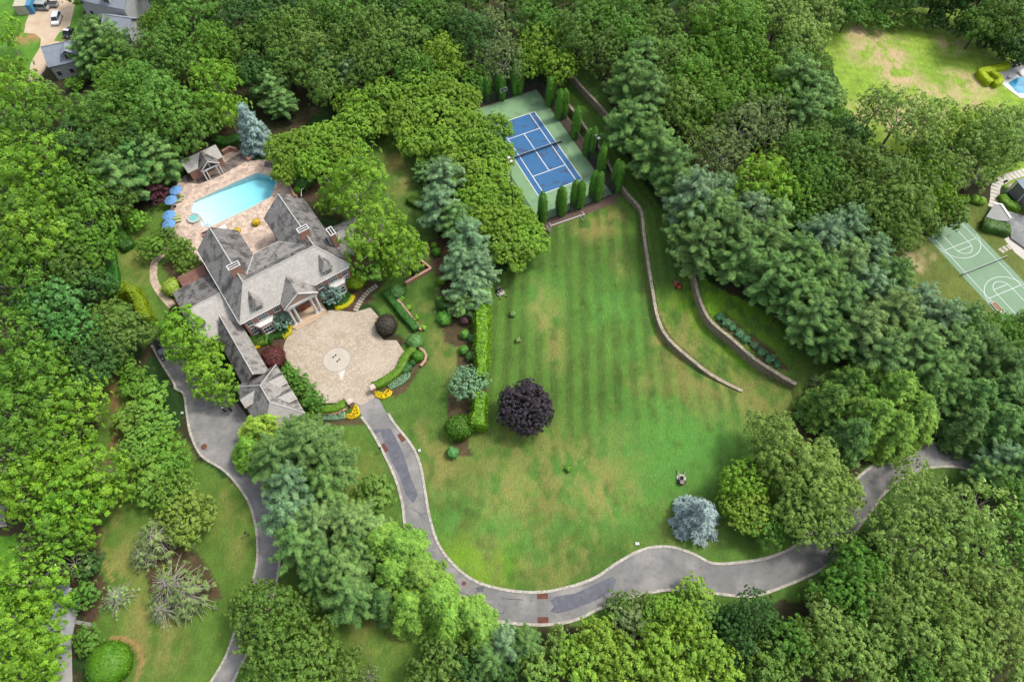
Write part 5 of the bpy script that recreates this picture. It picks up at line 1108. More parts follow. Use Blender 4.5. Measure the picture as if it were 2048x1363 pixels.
# ---------------------------------------------------------------- vehicles
M_TINT = mat("tinted_glass", C(40,46,54), .08, .1, 2, .8); M_HEAD = mat("headlamp", C(220,222,224), .15, .03, 3, .7)
def car(p, ang, label, paint, L=4.7, Wd=1.9, Hh=1.75, cab=(-.42,.22), roofm=None, pickup=False, cat="car"):
    """facing +Y"""
    t = thing("parked_car", tuple(p), ang, label, cat)
    q = MB(); a, b_ = -L/2, L/2; q.ext([(a,.35),(a+.05,.95),(b_-L*.27,1.0),(b_-.15,.82),(b_,.6),(b_,.32)], 'x', -Wd/2, Wd/2); q.build("body", paint, t, bevel=.07)
    y0, y1 = L*cab[0], L*cab[1]; q = MB(); wb_, wt = Wd/2-.06, Wd/2-.22
    vs = [(-wb_,y0,.97),(wb_,y0,.97),(wb_,y1+.35,.97),(-wb_,y1+.35,.97),(-wt,y0+.18,Hh),(wt,y0+.18,Hh),(wt,y1-.25,Hh),(-wt,y1-.25,Hh)]
    q.add(vs, [(3,2,1,0),(4,5,6,7),(0,1,5,4),(1,2,6,5),(2,3,7,6),(3,0,4,7)]); q.build("window_band", M_TINT, t)
    q = MB(); q.add([(-wt-.03,y0+.15,Hh-.06),(wt+.03,y0+.15,Hh-.06),(wt+.03,y1-.2,Hh-.06),(-wt-.03,y1-.2,Hh-.06),(-wt+.02,y0+.22,Hh+.05),(wt-.02,y0+.22,Hh+.05),(wt-.02,y1-.3,Hh+.05),(-wt+.02,y1-.3,Hh+.05)], [(3,2,1,0),(4,5,6,7),(0,1,5,4),(1,2,6,5),(2,3,7,6),(3,0,4,7)]); q.build("roof", roofm or paint, t)
    q = MB()
    for s in (-1,1):
        for yy, tz in ((y0+.02,.16),(0,0),(y1+.3,-.5)): q.bar((s*(wb_+.01),yy,.97),(s*(wt+.01),yy+tz,Hh-.05),.07)
    q.build("pillars", paint, t)
    for s in (-1,1):
        for y in (-L*.31, L*.31):
            o = MB().tube([(s*(Wd/2-.2),y,.34),(s*(Wd/2+.01),y,.34)],.34,18).build("wheel", M_TYRE, t); MB().tube([(s*(Wd/2-.1),y,.34),(s*(Wd/2+.022),y,.34)],.2,12).build("rim", M_POLE, o)
        MB().box(s*(Wd/2-.28)-.2, s*(Wd/2-.28)+.2, b_-.05, b_+.02, .62,.76).build("headlight", M_HEAD, t); MB().box(s*(Wd/2+.1)-.1, s*(Wd/2+.1)+.1, y1+.1,y1+.25,1.0,1.16).build("wing_mirror", paint, t)
    if pickup: MB().box(-Wd/2+.15,Wd/2-.15,-L/2+.1,y0-.05,.975,1.02).build("load_bed", M_DARK, t)
    return t
M_CARW = mat("white_paint", C(244,244,246,.5), .3, .02, 2, .5); M_CARK = mat("black_paint", C(34,36,42), .25, .05, 2, .6); M_CARG = mat("grey_paint", C(176,176,174), .35, .05, 2, .5); M_CARB = mat("blue_grey_paint", C(120,134,156), .25, .05, 2, .6)
p = at(116,42); car(p, math.pi+.12, "white parked car with dark windscreen on the dirt yard, top left", M_CARW)
p = at(328,700); car(p, math.radians(211), "dark car with pale reflective bonnet half hidden under the tree by the service drive", M_CARK, roofm=M_CARK)
p = at(139,70); car(p, math.pi-.1, "black open utility vehicle beside the grass island of the dirt yard", M_CARK, 3.6, 1.7, 1.6, (-.1,.2), M_CARW, True, "utility vehicle")
p = at(83,18); car(p, 1.5, "grey parked van in front of the container, left of the pair", M_CARG, 4.9, 1.9, 1.9); p = at(100,13); car(p, 1.62, "grey parked pickup right of the grey van by the container", M_CARG, 4.9, 1.9, 1.7, (-.05,.25), None, True)
p = at(62,2); t = thing("shipping_container", tuple(p), .12, "pale shipping container with a blue end at the top left corner", "container"); q = MB()
for k in range(12): q.box(-1.9,1.2,-6+k,-5.25+k,0,2.6); q.box(-1.85,1.15,-5.25+k,-5+k,0,2.56)
q.build("body", mat("cream_steel", C(206,200,176), .7, .08, 1), t); MB().box(1.205,2.4,-6,6,0,2.6).build("blue_side", mat("blue_steel", C(80,150,190), .6, .08, 1), t)
p = at(143,90); t = thing("trailer", tuple(p), .9, "small dark trailer with wheels behind the grey roofed house", "trailer"); MB().box(-.8,.8,-1.6,1.6,.5,.75).build("bed", M_DARK, t); [MB().tube([(s*.75,y,.4),(s*1.0,y,.4)],.4,14).build("wheel", M_TYRE, t) for s in (-1,1) for y in (-.8,.8)]
M_DIRT = mat("dirt", C(206,180,148), .95, .12, .35, col2=C(222,204,180), bump=.3); overlay(M_DIRT, C(196,140,110), .12, .56, .7, amount=.7)
flat("dirt_yard", [at(*q) for q in [(52,45),(62,18),(85,0),(140,-30),(150,10),(140,52),(118,66),(108,82),(120,84),(122,100),(100,118),(90,140),(70,165),(55,160),(62,125),(80,95),(82,78),(70,68),(48,66)]], M_DIRT, .02)
# ---------------------------------------------------------------- neighbours
M_SHING = mat("grey_shingle", C(138,148,160), .85, .1, 1.0, col2=C(156,166,178), bump=.25); M_SHINGL = mat("pale_grey_roof", C(158,166,176), .85, .1, 1); M_SIDING = mat("pale_siding", C(206,208,208), .8, .06, 1)
def neighbour(u, v, ang, Lx, Ly, ze, zr, label, dorm=True, m=M_SHING, win=True):
    p = at(u, v); t = thing("neighbour_house", tuple(p), ang, label, "house"); hx, hy = Lx/2, Ly/2
    w = MB(); w.box(-hx+.3,hx-.3,-hy+.3,hy-.3,0,ze-.05); w.ext([(-hy+.4,ze-.1),(hy-.4,ze-.1),(0,zr-.35)],'x',-hx+.35,hx-.35); w.build("wall", M_SIDING, t)
    q = MB(); q.slab([(-hx,-hy,ze),(hx,-hy,ze),(hx,0,zr),(-hx,0,zr)],.15); q.slab([(-hx,0,zr),(hx,0,zr),(hx,hy,ze),(-hx,hy,ze)],.15); q.build("roof", m, t)
    MB().bar((-hx,0,zr+.04),(hx,0,zr+.04),.2,.1).build("ridge_cap", m, t)
    if dorm:
        x = hx*.25; d = MB(); d.box(x-1.1,x+1.1,-hy+.7,-.8,ze+.1,ze+2.1); D_ = d.build("dormer", M_SIDING, t)
        q = MB(); q.slab([(x-1.35,-hy+.45,ze+2.0),(x,-hy+.45,ze+2.9),(x,-.2,ze+2.9),(x-1.35,-.6,ze+2.0)],.1); q.slab([(x+1.35,-hy+.45,ze+2.0),(x+1.35,-.6,ze+2.0),(x,-.2,ze+2.9),(x,-hy+.45,ze+2.9)],.1); q.build("dormer_roof", m, D_)
        MB().box(x-.75,x-.1,-hy+.64,-hy+.695,ze+.6,ze+1.8).box(x+.1,x+.75,-hy+.64,-hy+.695,ze+.6,ze+1.8).build("window", M_GLASS, D_)
    if win:
        for k in range(3):
            x = -hx+hx*2*(k+.5)/3; f = MB().box(x-.6,x+.6,-hy+.22,-hy+.295,1.0,2.4).build("window", M_WHITE, t); MB().box(x-.5,x+.5,-hy+.2,-hy+.218,1.1,2.3).build("pane", M_GLASS, f)
    return t
neighbour(150,134,.35,8.6,8,4.0,6.8,"grey roofed house with a white dormer beside the dirt yard")
neighbour(242,22,-.3,14,10,5,8.5,"blue-grey roofed house behind the tall trees at the top edge",m=M_SHINGL)
neighbour(255,72,-.2,8,7,3.2,5.6,"small pale roof glimpsed between trees right of the grey house",False,M_SHINGL)
neighbour(105,1262,.08,7,12,4.2,6.6,"grey roof glimpsed under the bright trees at the lower left edge",False,M_SHING,False)
M_CONC = mat("pale_concrete", C(178,176,168), .9, .08, .6)
flat("pavement", [at(*q) for q in [(112,1290),(140,1210),(143,1280),(146,1400),(90,1400)]], M_CONC, .02); flat("path", [at(*q) for q in [(136,1236),(193,1246),(190,1254),(136,1244)]], mat("grey_paving", C(152,150,146), .9, .08, 1), .024)
flat("neighbour_road", [at(*q) for q in [(-60,1000),(8,1010),(12,1050),(-60,1055)]], M_ASPH, .02); kerb("road_kerb", [at(-40,1058),at(14,1052)], .3, 1)
# right neighbour: sports court
q0 = at(1848,468); q1 = at(2003,638); ex = (q1-q0).normalized(); ey = Vector((ex.y*-1, ex.x, 0)); zc0 = H1+H2+.03
NCA = math.atan2(ex.y, ex.x); cw = 10.3; clen = 22.6
nc = thing("sports_court", (q0.x,q0.y,zc0), NCA, "plain pale green sports court with white basketball lines at the right edge", "sports court")
M_CG2 = mat("pale_court_green", C(126,158,126), .85, .06, .3, col2=C(136,168,134)); overlay(M_CG2, C(110,140,112), .3, .55, .7, amount=.5)
MB().sheet([(0,0,0),(clen,0,0),(clen,cw,0),(0,cw,0)]).build("surface", M_CG2, nc); ln = MB()
def seg(pts, wd=.1, z=.006):
    P = [Vector((a,b,0)) for a,b in pts]; strip(ln, offset_path(P,wd/2), offset_path(P,-wd/2), z)
seg([(.0,1.15),(clen,1.15)]); seg([(.0,9.1),(clen,9.1)],z=.0065)
for mx_ in (0,1):
    fx = (lambda x: x) if not mx_ else (lambda x: clen-x)
    seg([(fx(0),3.3),(fx(5.6),3.3)],z=.0075); seg([(fx(0),7.0),(fx(5.6),7.0)],z=.008); seg([(fx(5.0),1.2),(fx(5.0),9.05)],z=.0085); seg([(fx(5.6)+ (1 if not mx_ else -1)*1.85*math.sin(a*math.pi/16),5.15-1.85*math.cos(a*math.pi/16)) for a in range(17)],z=.009); seg([(fx(4.2)+(1 if not mx_ else -1)*4.2*math.sin(a*math.pi/16),5.15-4.6*math.cos(a*math.pi/16)) for a in range(17)],z=.0095); seg([(fx(6.2),3.35),(fx(6.2),6.95)],z=.010)
ln.build("court_lines", M_LINE, nc)
pn = q0+ex*(clen/2)+ey*(cw/2); nn = thing("court_net", (pn.x,pn.y,zc0+.01), NCA+math.pi/2, "dark low net across the pale green sports court", "net"); net(nn, 5.6, 1.0)
def ncp(a, b): v_ = q0+ex*a+ey*b; v_.z = zc0; return v_
p = ncp(.3,.6); t = thing("basketball_stand", tuple(p), NCA-.8, "dark portable basketball stand at the far corner of the pale court", "basketball stand"); MB().box(-.5,.5,-.6,.6,0,.3).build("base", M_DARK, t, bevel=.04); MB().tube([(0,0,.3),(0,.3,2.6),(0,.9,3.2)],.08,8).build("post", M_DARK, t); MB().box(-.8,.8,.9,.95,2.9,3.9).build("backboard", M_NETM, t)
p = ncp(clen-2.6,1.0); t = thing("shuffle_board", tuple(p), NCA, "tan game board in a pale frame on the near end of the pale court", "game board"); f_ = MB(); f_.box(-1.35,1.35,-.6,-.5,.02,.2); f_.box(-1.35,1.35,.5,.6,.02,.2); f_.box(-1.35,-1.25,-.5,.5,.02,.2); f_.box(1.25,1.35,-.5,.5,.02,.2); f_.build("frame", M_STEEL, t); MB().box(-1.25,1.25,-.5,.5,.02,.12).build("board", mat("tan_board", C(150,110,66), .7, .15, 2), t); MB().box(.75,1.1,-.2,.2,.121,.15).build("marker", M_WHITE, t)
# right neighbour: terrace, walls, stepping stones, hedge
M_GREY = mat("grey_render", C(160,162,158), .85, .08, .8); M_BLUEST = mat("bluestone", C(140,142,142), .85, .12, .7); cells(M_BLUEST, .9, C(110,112,112), lo=0, hi=.02)
def up(u, v, dz=0): return at(u, v, dz)
flat("neighbour_terrace", [up(*q) for q in [(1994,418),(2014,424),(2048,434),(2120,450),(2140,560),(2060,510),(2048,498),(2020,478),(2018,455),(2008,448)]], M_BLUEST, zc0+.3)
t0 = up(1982,418); t = thing("terrace_wall", tuple(t0), 0, "angular pale grey retaining wall of the terrace above the pale green court", "retaining wall")
q = MB(); pts_ = [up(*z)-t0 for z in [(1966,440),(1981,417),(1994,418),(2015,446),(2008,449),(1985,447)]]; q.prism([(p.x,p.y) for p in pts_], 0, 1.1); q.build("wall", M_GREY, t); q = MB(); P = [up(*z)-t0 for z in [(1981,414),(1996,416),(2014,443)]]; strip(q, offset_path(P,.25), offset_path(P,-.25), 1.104, 1.25); q.build("coping", M_WHITE, t)
stones([(2050,344),(2030,350),(2012,356),(2000,362),(1992,372),(1990,386),(1989,400),(1986,412)], 15, 1.9, .95, "stepping_stone", "one of the pale square slabs curving round the right neighbour's garden", "slabs in the right neighbour's garden", mat("white_slab", C(226,220,206), .8, .06, 1.5))
stones([(2012,364),(2018,368),(2024,373),(2030,378)], 3, 1.4, .8, "stepping_stone", "one of three pale slabs branching off the right neighbour's slab path", "branch slabs in the right neighbour's garden")
stones([(2003,501),(2010,497),(2018,494)], 3, 1.2, .8, "stepping_stone", "one of three pale slabs leading to the net of the pale court", "slabs beside the pale court")
flat("path", [up(*q) for q in [(2008,478),(2016,474),(2030,478),(2060,500),(2060,520),(2046,518),(2030,505)]], mat("pale_path", C(212,206,194), .9, .06, 1), zc0-.01)
p = up(2055,400); t = thing("neighbour_house", tuple(p), .3, "grey house corner with white trim at the right edge above the pale court", "house"); MB().box(-2.6,6,-3,3,0,3.4).build("wall", M_GREY, t); q = MB(); q.box(-3.0,6,-3.4,3.4,3.41,3.55); q.build("roof", M_SHING, t); q = MB(); [q.box(-3.05,-2.9,y,y+.3,0,3.4) for y in (-3.3,-.2,3.0)]; q.box(-3.1,6,-3.5,-3.4,3.2,3.6); q.build("white_trim", M_WHITE, t)
# right neighbour: pool
flat("neighbour_deck", [at(*q) for q in [(1976,146),(1998,134),(2020,124),(2080,110),(2120,200),(2040,196),(2022,183),(2008,172)]], mat("white_paving", C(232,228,222), .8, .05, .8), zc0+.02)
t0 = at(2036,172); t = thing("neighbour_pool", (t0.x,t0.y,zc0), 0, "deep blue corner of a pool on the white deck at the upper right edge", "swimming pool"); q = MB(); q.prism([(p.x-t0.x,p.y-t0.y) for p in [at(*z) for z in [(2016,166),(2034,156),(2060,150),(2080,190),(2034,186)]]], -.2, .03); q.build("water", mat("deep_water", C(20,120,170), .06, .1, .4, .7, col2=C(80,190,220)), t)
M_LW = mat("white_mesh", C(236,236,236), .7, .04, 3)
for u, v, a_, lb in [(1994,148,1.9,"white lounger nearest the U-shaped hedge on the white deck"),(2018,156,2.4,"white lounger at the corner of the neighbour's deep blue pool"),(2038,148,.3,"white lounger at the right edge of the white deck")]: lounger(u, v, a_, lb, (M_DARK,M_LW), "loungers on the white deck", .04)
# ---------------------------------------------------------------- hedges, beds and shrubs
DG, MG, YG, BG_ = (52,98,30), (78,128,44), (150,184,40), (90,150,70)
hedge("clipped_hedge", [(322,385),(295,378),(262,400),(243,430),(236,462),(262,500)], 2.6, 1.5, DG, "long dark green clipped hedge curving round the red maple", ls=.18)
hedge("clipped_hedge", [(218,488),(224,530),(233,592)], 2.5, 1.2, (44,106,32), "straight dark green clipped hedge at the left of the stone path", ls=.18)
hedge("clipped_hedge", [(322,372),(360,345),(372,338)], 2.0, 1.5, DG, "dark green clipped hedge left of the pool house")
hedge("clipped_hedge", [(430,282),(455,287),(480,278)], 2.2, 1.2, (56,112,36), "green clipped hedge behind the pool house by the silver spruce")
hedge("clipped_hedge", [(771,586),(800,622),(834,662)], 1.5, 1.2, (50,106,36), "straight dark hedge along the brick wall right of the courtyard")
hedge("gate_hedge", [(642,822),(672,820),(694,807)], 1.5, 1.2, (88,132,26), "clipped green hedge along the courtyard edge left of the gate"); hedge("gate_hedge", [(748,776),(775,761),(800,742),(812,716),(830,700)], 1.5, 1.2, (88,132,26), "clipped green hedge along the courtyard edge right of the gate")
M_GRCOV = M_CGRN
def plantbed(px, h, rgb, label, cat, name, ls=.14, dens=60):
    P = [at(*q) for q in px]; c = sum(P, Vector())/len(P); mb = MB(); n = len(P); ar = sum(P[i].x*P[(i+1)%n].y-P[(i+1)%n].x*P[i].y for i in range(n))
    if ar < 0: P = P[::-1]
    mb.add([(p.x,p.y,p.z-.05) for p in P]+[(p.x,p.y,p.z+h*.8) for p in P]+[(p.x+(c.x-p.x)*.12,p.y+(c.y-p.y)*.12,p.z+h) for p in P]+[(c.x,c.y,c.z+h)], [(i,(i+1)%n,(i+1)%n+n,i+n) for i in range(n)]+[(i+n,(i+1)%n+n,(i+1)%n+2*n,i+2*n) for i in range(n)]+[(i+2*n,(i+1)%n+2*n,3*n) for i in range(n)])
    return recentre(skin(mb, name, rgb, ls, dens, PETAL, label=label, cat=cat, bump=.05, tspread=.2))
plantbed([(647,825),(690,823),(692,836),(672,840),(646,841)], .45, (128,168,130), "pale grey-green bed of ground cover left of the gate", "plant bed", "ground_cover_bed"); plantbed([(775,772),(798,755),(812,745),(821,747),(820,754),(805,768),(782,780)], .45, (128,168,130), "pale grey-green bed of ground cover right of the gate", "plant bed", "ground_cover_bed")
plantbed([(707,816),(712,809),(718,816),(720,828),(714,834),(702,838),(693,836),(694,829),(704,826)], .4, (236,206,16), "bright yellow flower bed curling at the left gate pier", "flower bed", "flower_bed"); plantbed([(748,786),(756,783),(762,789),(772,784),(776,778),(785,784),(781,792),(766,798),(754,795)], .4, (236,206,16), "bright yellow flower bed curling at the right gate pier", "flower bed", "flower_bed")
hedge("flower_border", [(671,618),(686,615),(700,606),(707,592)], .8, .45, (196,190,24), "yellow flower border curving right of the portico", "flower border", m=PETAL); hedge("flower_border", [(510,697),(520,690),(527,684)], .8, .45, (206,190,24), "yellow flower border beside the garage wing", "flower border", m=PETAL); hedge("flower_border", [(566,675),(577,668),(581,652)], 1.0, .5, (196,186,28), "yellow flower border left of the portico steps", "flower border", m=PETAL)
plantbed([(543,690),(535,668),(548,658),(575,652),(580,664),(565,676),(545,678)], .7, (48,98,28), "dark green low planting below the left bay window", "plant bed", "shrub_bed"); plantbed([(667,612),(668,590),(688,578),(704,592),(698,604),(685,612)], .7, (56,108,30), "dark green low planting right of the portico", "plant bed", "shrub_bed"); plantbed([(493,700),(500,672),(515,662),(540,668),(536,690),(512,694)], .9, (70,122,36), "mid green low planting in the corner by the garage wing", "plant bed", "shrub_bed")
hedge("yellow_hedge", [(967,598),(966,640),(965,700),(964,770)], 2.2, 3.6, (116,168,40), "tall yellow-green arborvitae hedge between garden and striped lawn", ls=.24, dens=40, m=LEAF, bump=.3); hedge("yellow_hedge", [(964,800),(960,830),(955,862)], 2.4, 3.4, (110,162,38), "shorter yellow-green arborvitae hedge section beside the dark purple beech", ls=.24, dens=40, m=LEAF, bump=.3)
hedge("gold_hedge", [(240,592),(262,588),(280,596)], 2.2, 2.6, (126,156,26), "golden green hedge left of the stone path's lower end", ls=.22, dens=40, m=LEAF, bump=.25); hedge("gold_hedge", [(278,600),(290,620),(302,650)], 2.0, 2.8, (132,160,26), "golden green hedge running down toward the service drive", ls=.22, dens=40, m=LEAF, bump=.25)
hedge("boxwood_hedge", [(819,402),(832,410),(848,414)], 1.7, 1.3, (78,116,22), "olive clipped hedge stub beside the blue pine above the garden")
ballshrub("clipped_bush", 220, 1326, 43, (76,128,24), "large round clipped bush at the bottom left on the grass", "bush", .8, ls=.2, dens=34, bump=.1)
ballshrub("clipped_bush", 773, 650, 22, (66,62,50), "dark brown-green clipped dome at the right edge of the courtyard", "bush", .8)
ballshrub("clipped_bush", 836, 712, 12, (70,128,30), "round green clipped bush inside the curved kerb right of the courtyard", "bush")
ballshrub("clipped_bush", 825, 725, 7, (46,96,36), "small dark clipped bush left of the round bush by the courtyard", "bush"); ballshrub("ground_shrub", 812, 735, 12, (54,104,48), "low spreading dark green shrub above the right ground cover bed", "shrub", .5, lump=.1)
ballshrub("weeping_shrub", 831, 682, 16, (92,142,74), "grey-green mounded shrub at the lower end of the brick garden wall", "shrub", .7, lump=.08); ballshrub("weeping_shrub", 795, 583, 16, (84,134,66), "grey-green mounded shrub at the upper end of the long dark hedge", "shrub", .7, lump=.08)
ballshrub("clipped_bush", 874, 504, 10, (62,118,28), "round green clipped ball at the upper garden bed", "bush"); ballshrub("clipped_bush", 868, 490, 7, (100,150,30), "small bright green ball just above the round clipped ball", "bush")
ballshrub("clipped_bush", 883, 561, 10, (96,140,28), "golden-topped ball bush halfway down the garden bed", "bush"); ballshrub("clipped_bush", 832, 537, 13, (46,84,30), "dark clipped bush in the brick cornered bed under the tree", "bush", .7)
ballshrub("clipped_bush", 886, 610, 13, (56,104,30), "dark green bush near the lower garden bed", "bush", lump=.06); ballshrub("clipped_bush", 878, 598, 7, (86,140,46), "small bright bush above the dark bush in the garden bed", "bush"); ballshrub("garden_shrub", 890, 636, 15, (92,160,60), "fresh green bush at the lower end of the garden bed", "shrub", .8, lump=.1)
ballshrub("garden_shrub", 930, 640, 11, (96,70,66), "small reddish bush left of the yellow-green hedge", "shrub", lump=.08); ballshrub("garden_shrub", 947, 630, 12, (96,146,100), "blue-green bush touching the top of the yellow-green hedge", "shrub", lump=.1)
for k,(u,v,rr,cl,lb) in enumerate([(930,668,10,(92,150,50),"bright green shrub upper left of the yellow-green hedge"),(945,675,10,(76,120,70),"grey-green shrub beside the upper yellow-green hedge"),(928,700,10,(88,150,56),"bright shrub halfway along the yellow-green hedge"),(942,712,11,(86,130,66),"dull green shrub halfway along the yellow-green hedge"),(918,855,26,(66,112,22),"dark olive yew mound below the blue-green tree"),(905,905,12,(90,150,80),"pale green low shrub under the yew mound")]): ballshrub("garden_shrub", u, v, rr, cl, lb, "shrub", .9, lump=.12, ls=.22 if rr > 15 else .16)
for u,v,rr,lb in [(781,622,5,"first"),(818,607,4,"second"),(828,634,5,"third"),(846,655,5,"fourth")]: pass
for u,v,rr,lb in [(802,596,6,"topmost small lime shrub along the brick garden wall"),(817,615,6,"second small lime shrub along the brick garden wall"),(832,635,6,"third small lime shrub along the brick garden wall"),(847,655,6,"lowest small lime shrub along the brick garden wall")]: ballshrub("lime_shrub", u, v, rr, (116,170,50), lb, "shrub", lump=.15, group="lime shrubs by the brick wall")
for u,v,rr,cl,lb in [(345,575,20,(140,170,60),"yellow-flecked shrub by the lower stone path"),(512,445,8,(206,180,30),"yellow flowering bush at the pool side of the rear wing"),(475,462,7,(200,176,30),"yellow bush at the corner of the left rear wing"),
    (710,560,21,(122,160,26),"golden green bush at the right front corner of the house"),(608,365,18,(64,118,50),"dark green shrub under the hornbeams right of the pool"),(598,378,10,(90,160,30),"bright low plants behind the angled brick planter"),(1275,158,6,(90,150,50),"small shrub")][:-1]: ballshrub("garden_bush", u, v, rr, cl, lb, "bush", .75, lump=.12, ls=.22, dens=30, bump=.12)
ballshrub("planted_dome", 547, 715, 23, (112,66,58), "dusty red domed bush between garage and courtyard", "bush", .8, lump=.08, ls=.22, m=LEAF, bump=.16)
for k, (u, v, r_) in enumerate([(1440,633,9),(1452,644,10),(1464,654,8),(1480,667,10),(1492,678,9),(1508,690,8),(1522,703,9),(1540,716,10),(1554,728,7)]):
    ballshrub("perennial_clump", u, v, r_, (96+random.randint(-8,8),146,100), "%s blue-green perennial clump counted down the upper stone wall" % ["first","second","third","fourth","fifth","sixth","seventh","eighth","ninth"][k], "perennial", .55, "perennials along the upper stone wall", lump=.22, ls=.24, dens=26, bump=.2, m=LEAF)
UH = [(1978,140),(1957,150),(1962,160),(1976,172)]
hedge("u_hedge", [(2012,136),(1985,145),(1957,150),(1965,162),(1977,172)], 1.6, 1.5, (166,192,20), "bright lime clipped hedge bent round the white deck, outer part"); hedge("u_hedge", [(1978,149),(1990,158),(1998,166),(1984,174)], 1.3, 1.3, (166,192,20), "bright lime clipped hedge beside the white deck, inner part")
hedge("clipped_hedge", [(1960,452),(1980,458),(2012,464)], 2.6, 1.6, (70,108,40), "dark green hedge below the grey terrace wall at the right"); hedge("clipped_hedge", [(2000,395),(2012,410),(2036,418)], 1.8, 1.0, (100,150,36), "bright green hedge on the terrace beside the grey house corner")
for u,v,rr,lb in [(1950,398,9,"white-flowering bright bush left of the slab path"),(1962,402,9,"second bright bush left of the slab path"),(1930,398,9,"bright green bush above the far corner of the pale court")]: ballshrub("garden_bush", u, v, rr, (130,180,60), lb, "bush", lump=.1)
for u,v,r_,cl,lb in [(1025,628,7,(110,156,80),"pale young tree in the lawn below the parked mower"),(1036,680,6,(120,150,86),"wispy sapling halfway down the hedge side of the lawn"),(1136,937,7,(100,150,50),"young shrub in the middle of the lower lawn")]: ballshrub("sapling", u, v, r_, cl, lb, "sapling", .9, lump=.2, m=LEAF, dens=12, bump=.2)
# small lawn fittings
M_BOX = mat("utility_cover", C(212,214,210), .7, .05, 3)
def cover(u, v, sx, sy, ang, lb, h=.25):
    p = at(u, v); t = thing("utility_box", tuple(p), ang, lb, "utility box"); MB().box(-sx,sx,-sy,sy,0,h).build("body", M_BOX, t, bevel=.03); MB().box(-sx*.9,sx*.9,-sy*.9,sy*.9,h+.003,h+.04).build("lid", M_BOX, t)
cover(653,855,.5,.45,.5,"white square utility box on the grass left of the drive gate"); cover(1274,1087,.35,.25,0,"small white box on the lawn above the lower kerb"); cover(839,901,.25,.25,.3,"small white box on grass right of the drive"); cover(1621,1161,.3,.25,.2,"small white box outside the far kerb bend"); cover(365,826,.2,.2,.2,"small white box on the grass left of the service drive")
M_BLK = mat("black_lamp", C(40,40,40), .5, .1, 4); M_LGL = mat("lamp_glass", C(226,220,200), .3, .03, 4, .6)
def pathlamp(u, v, lb, h=1.5):
    p = at(u, v); t = thing("path_lamp", tuple(p), 0, lb, "path lamp", "lamps along the drives"); MB().tube([(0,0,0),(0,0,h)],.06,8).build("post", M_BLK, t); MB().box(-.12,.12,-.12,.12,h+.005,h+.3).build("lantern", M_LGL, t); MB().add([(-.2,-.2,h+.31),(.2,-.2,h+.31),(.2,.2,h+.31),(-.2,.2,h+.31),(0,0,h+.5)], [(3,2,1,0),(0,1,4),(1,2,4),(2,3,4),(3,0,4)]).build("cap", M_BLK, t)
for u,v,lb in [(345,775,"path lamp at the notch of the service drive kerb"),(404,918,"path lamp on the grass left of the service drive, below its manhole"),(498,1070,"path lamp left of the service drive halfway down"),(556,1172,"path lamp right of the service drive above the big oak"),(763,903,"path lamp at the left kerb below the courtyard gate"),(818,1085,"path lamp at the left kerb of the main drive bend"),(1858,880,"path lamp beyond the far end of the drive under the dark trees"),(1690,1085,"path lamp at the outer kerb where the drive goes under trees")]: pathlamp(u, v, lb)
# ---------------------------------------------------------------- trees
PAL = dict(a=(104,158,46), b=(88,140,48), o=(82,122,54), v=(94,134,62), g=(84,136,56), d=(62,106,54), p=(92,138,80), q=(104,148,106), r=(108,150,94), h=(106,154,50), l=(118,158,84), y=(122,166,64), w=(104,136,88), k=(102,152,64), e=(80,126,68), s=(126,148,142), m=(80,140,76))
WORDS = dict(a="bright lime green", b="yellowish green", o="dark green", v="olive green", g="mid green", d="very dark green", p="blue-green", q="pale bluish", r="grey-green", h="fresh green", l="light olive", y="pale yellow-green", w="dull grey-green", k="grassy green", e="deep green", s="silvery blue", m="cool green")
T = {}
T['ash'] = """8 70 40 a;15 150 45 a;40 195 58 a;95 215 45 b;60 262 60 b;25 300 50 a;105 335 75 a;35 365 65 a;170 385 60 b;95 410 60 a;50 440 70 b;180 440 55 b;75 480 80 a;130 500 60 b;20 520 55 b;60 555 70 b;435 165 55 a;455 225 45 a;410 215 45 b;230 165 42 b;
35 660 70 b;80 735 70 b;30 760 60 b;110 800 75 b;45 830 70 b;160 810 60 a;40 905 75 b;130 890 70 a;90 960 80 a;200 945 70 a;150 1000 70 a;230 985 40 a;40 985 60 a;120 1065 60 b;155 1060 50 a;60 1165 80 a;92 1205 52 a;45 1240 75 a;80 1270 58 a;50 1320 80 a;82 1335 48 a;20 1200 50 a;
712 372 72 a 1;668 402 40 a .9;757 470 72 a;800 510 60 a .9;740 525 45 b .9;712 340 30 y 1.1;360 655 45 a 1;372 690 50 a 1;408 712 46 a .9;420 755 48 a .9;450 785 34 a .8;1530 365 62 a;1500 400 45 a;1570 400 45 a;1540 330 40 y"""
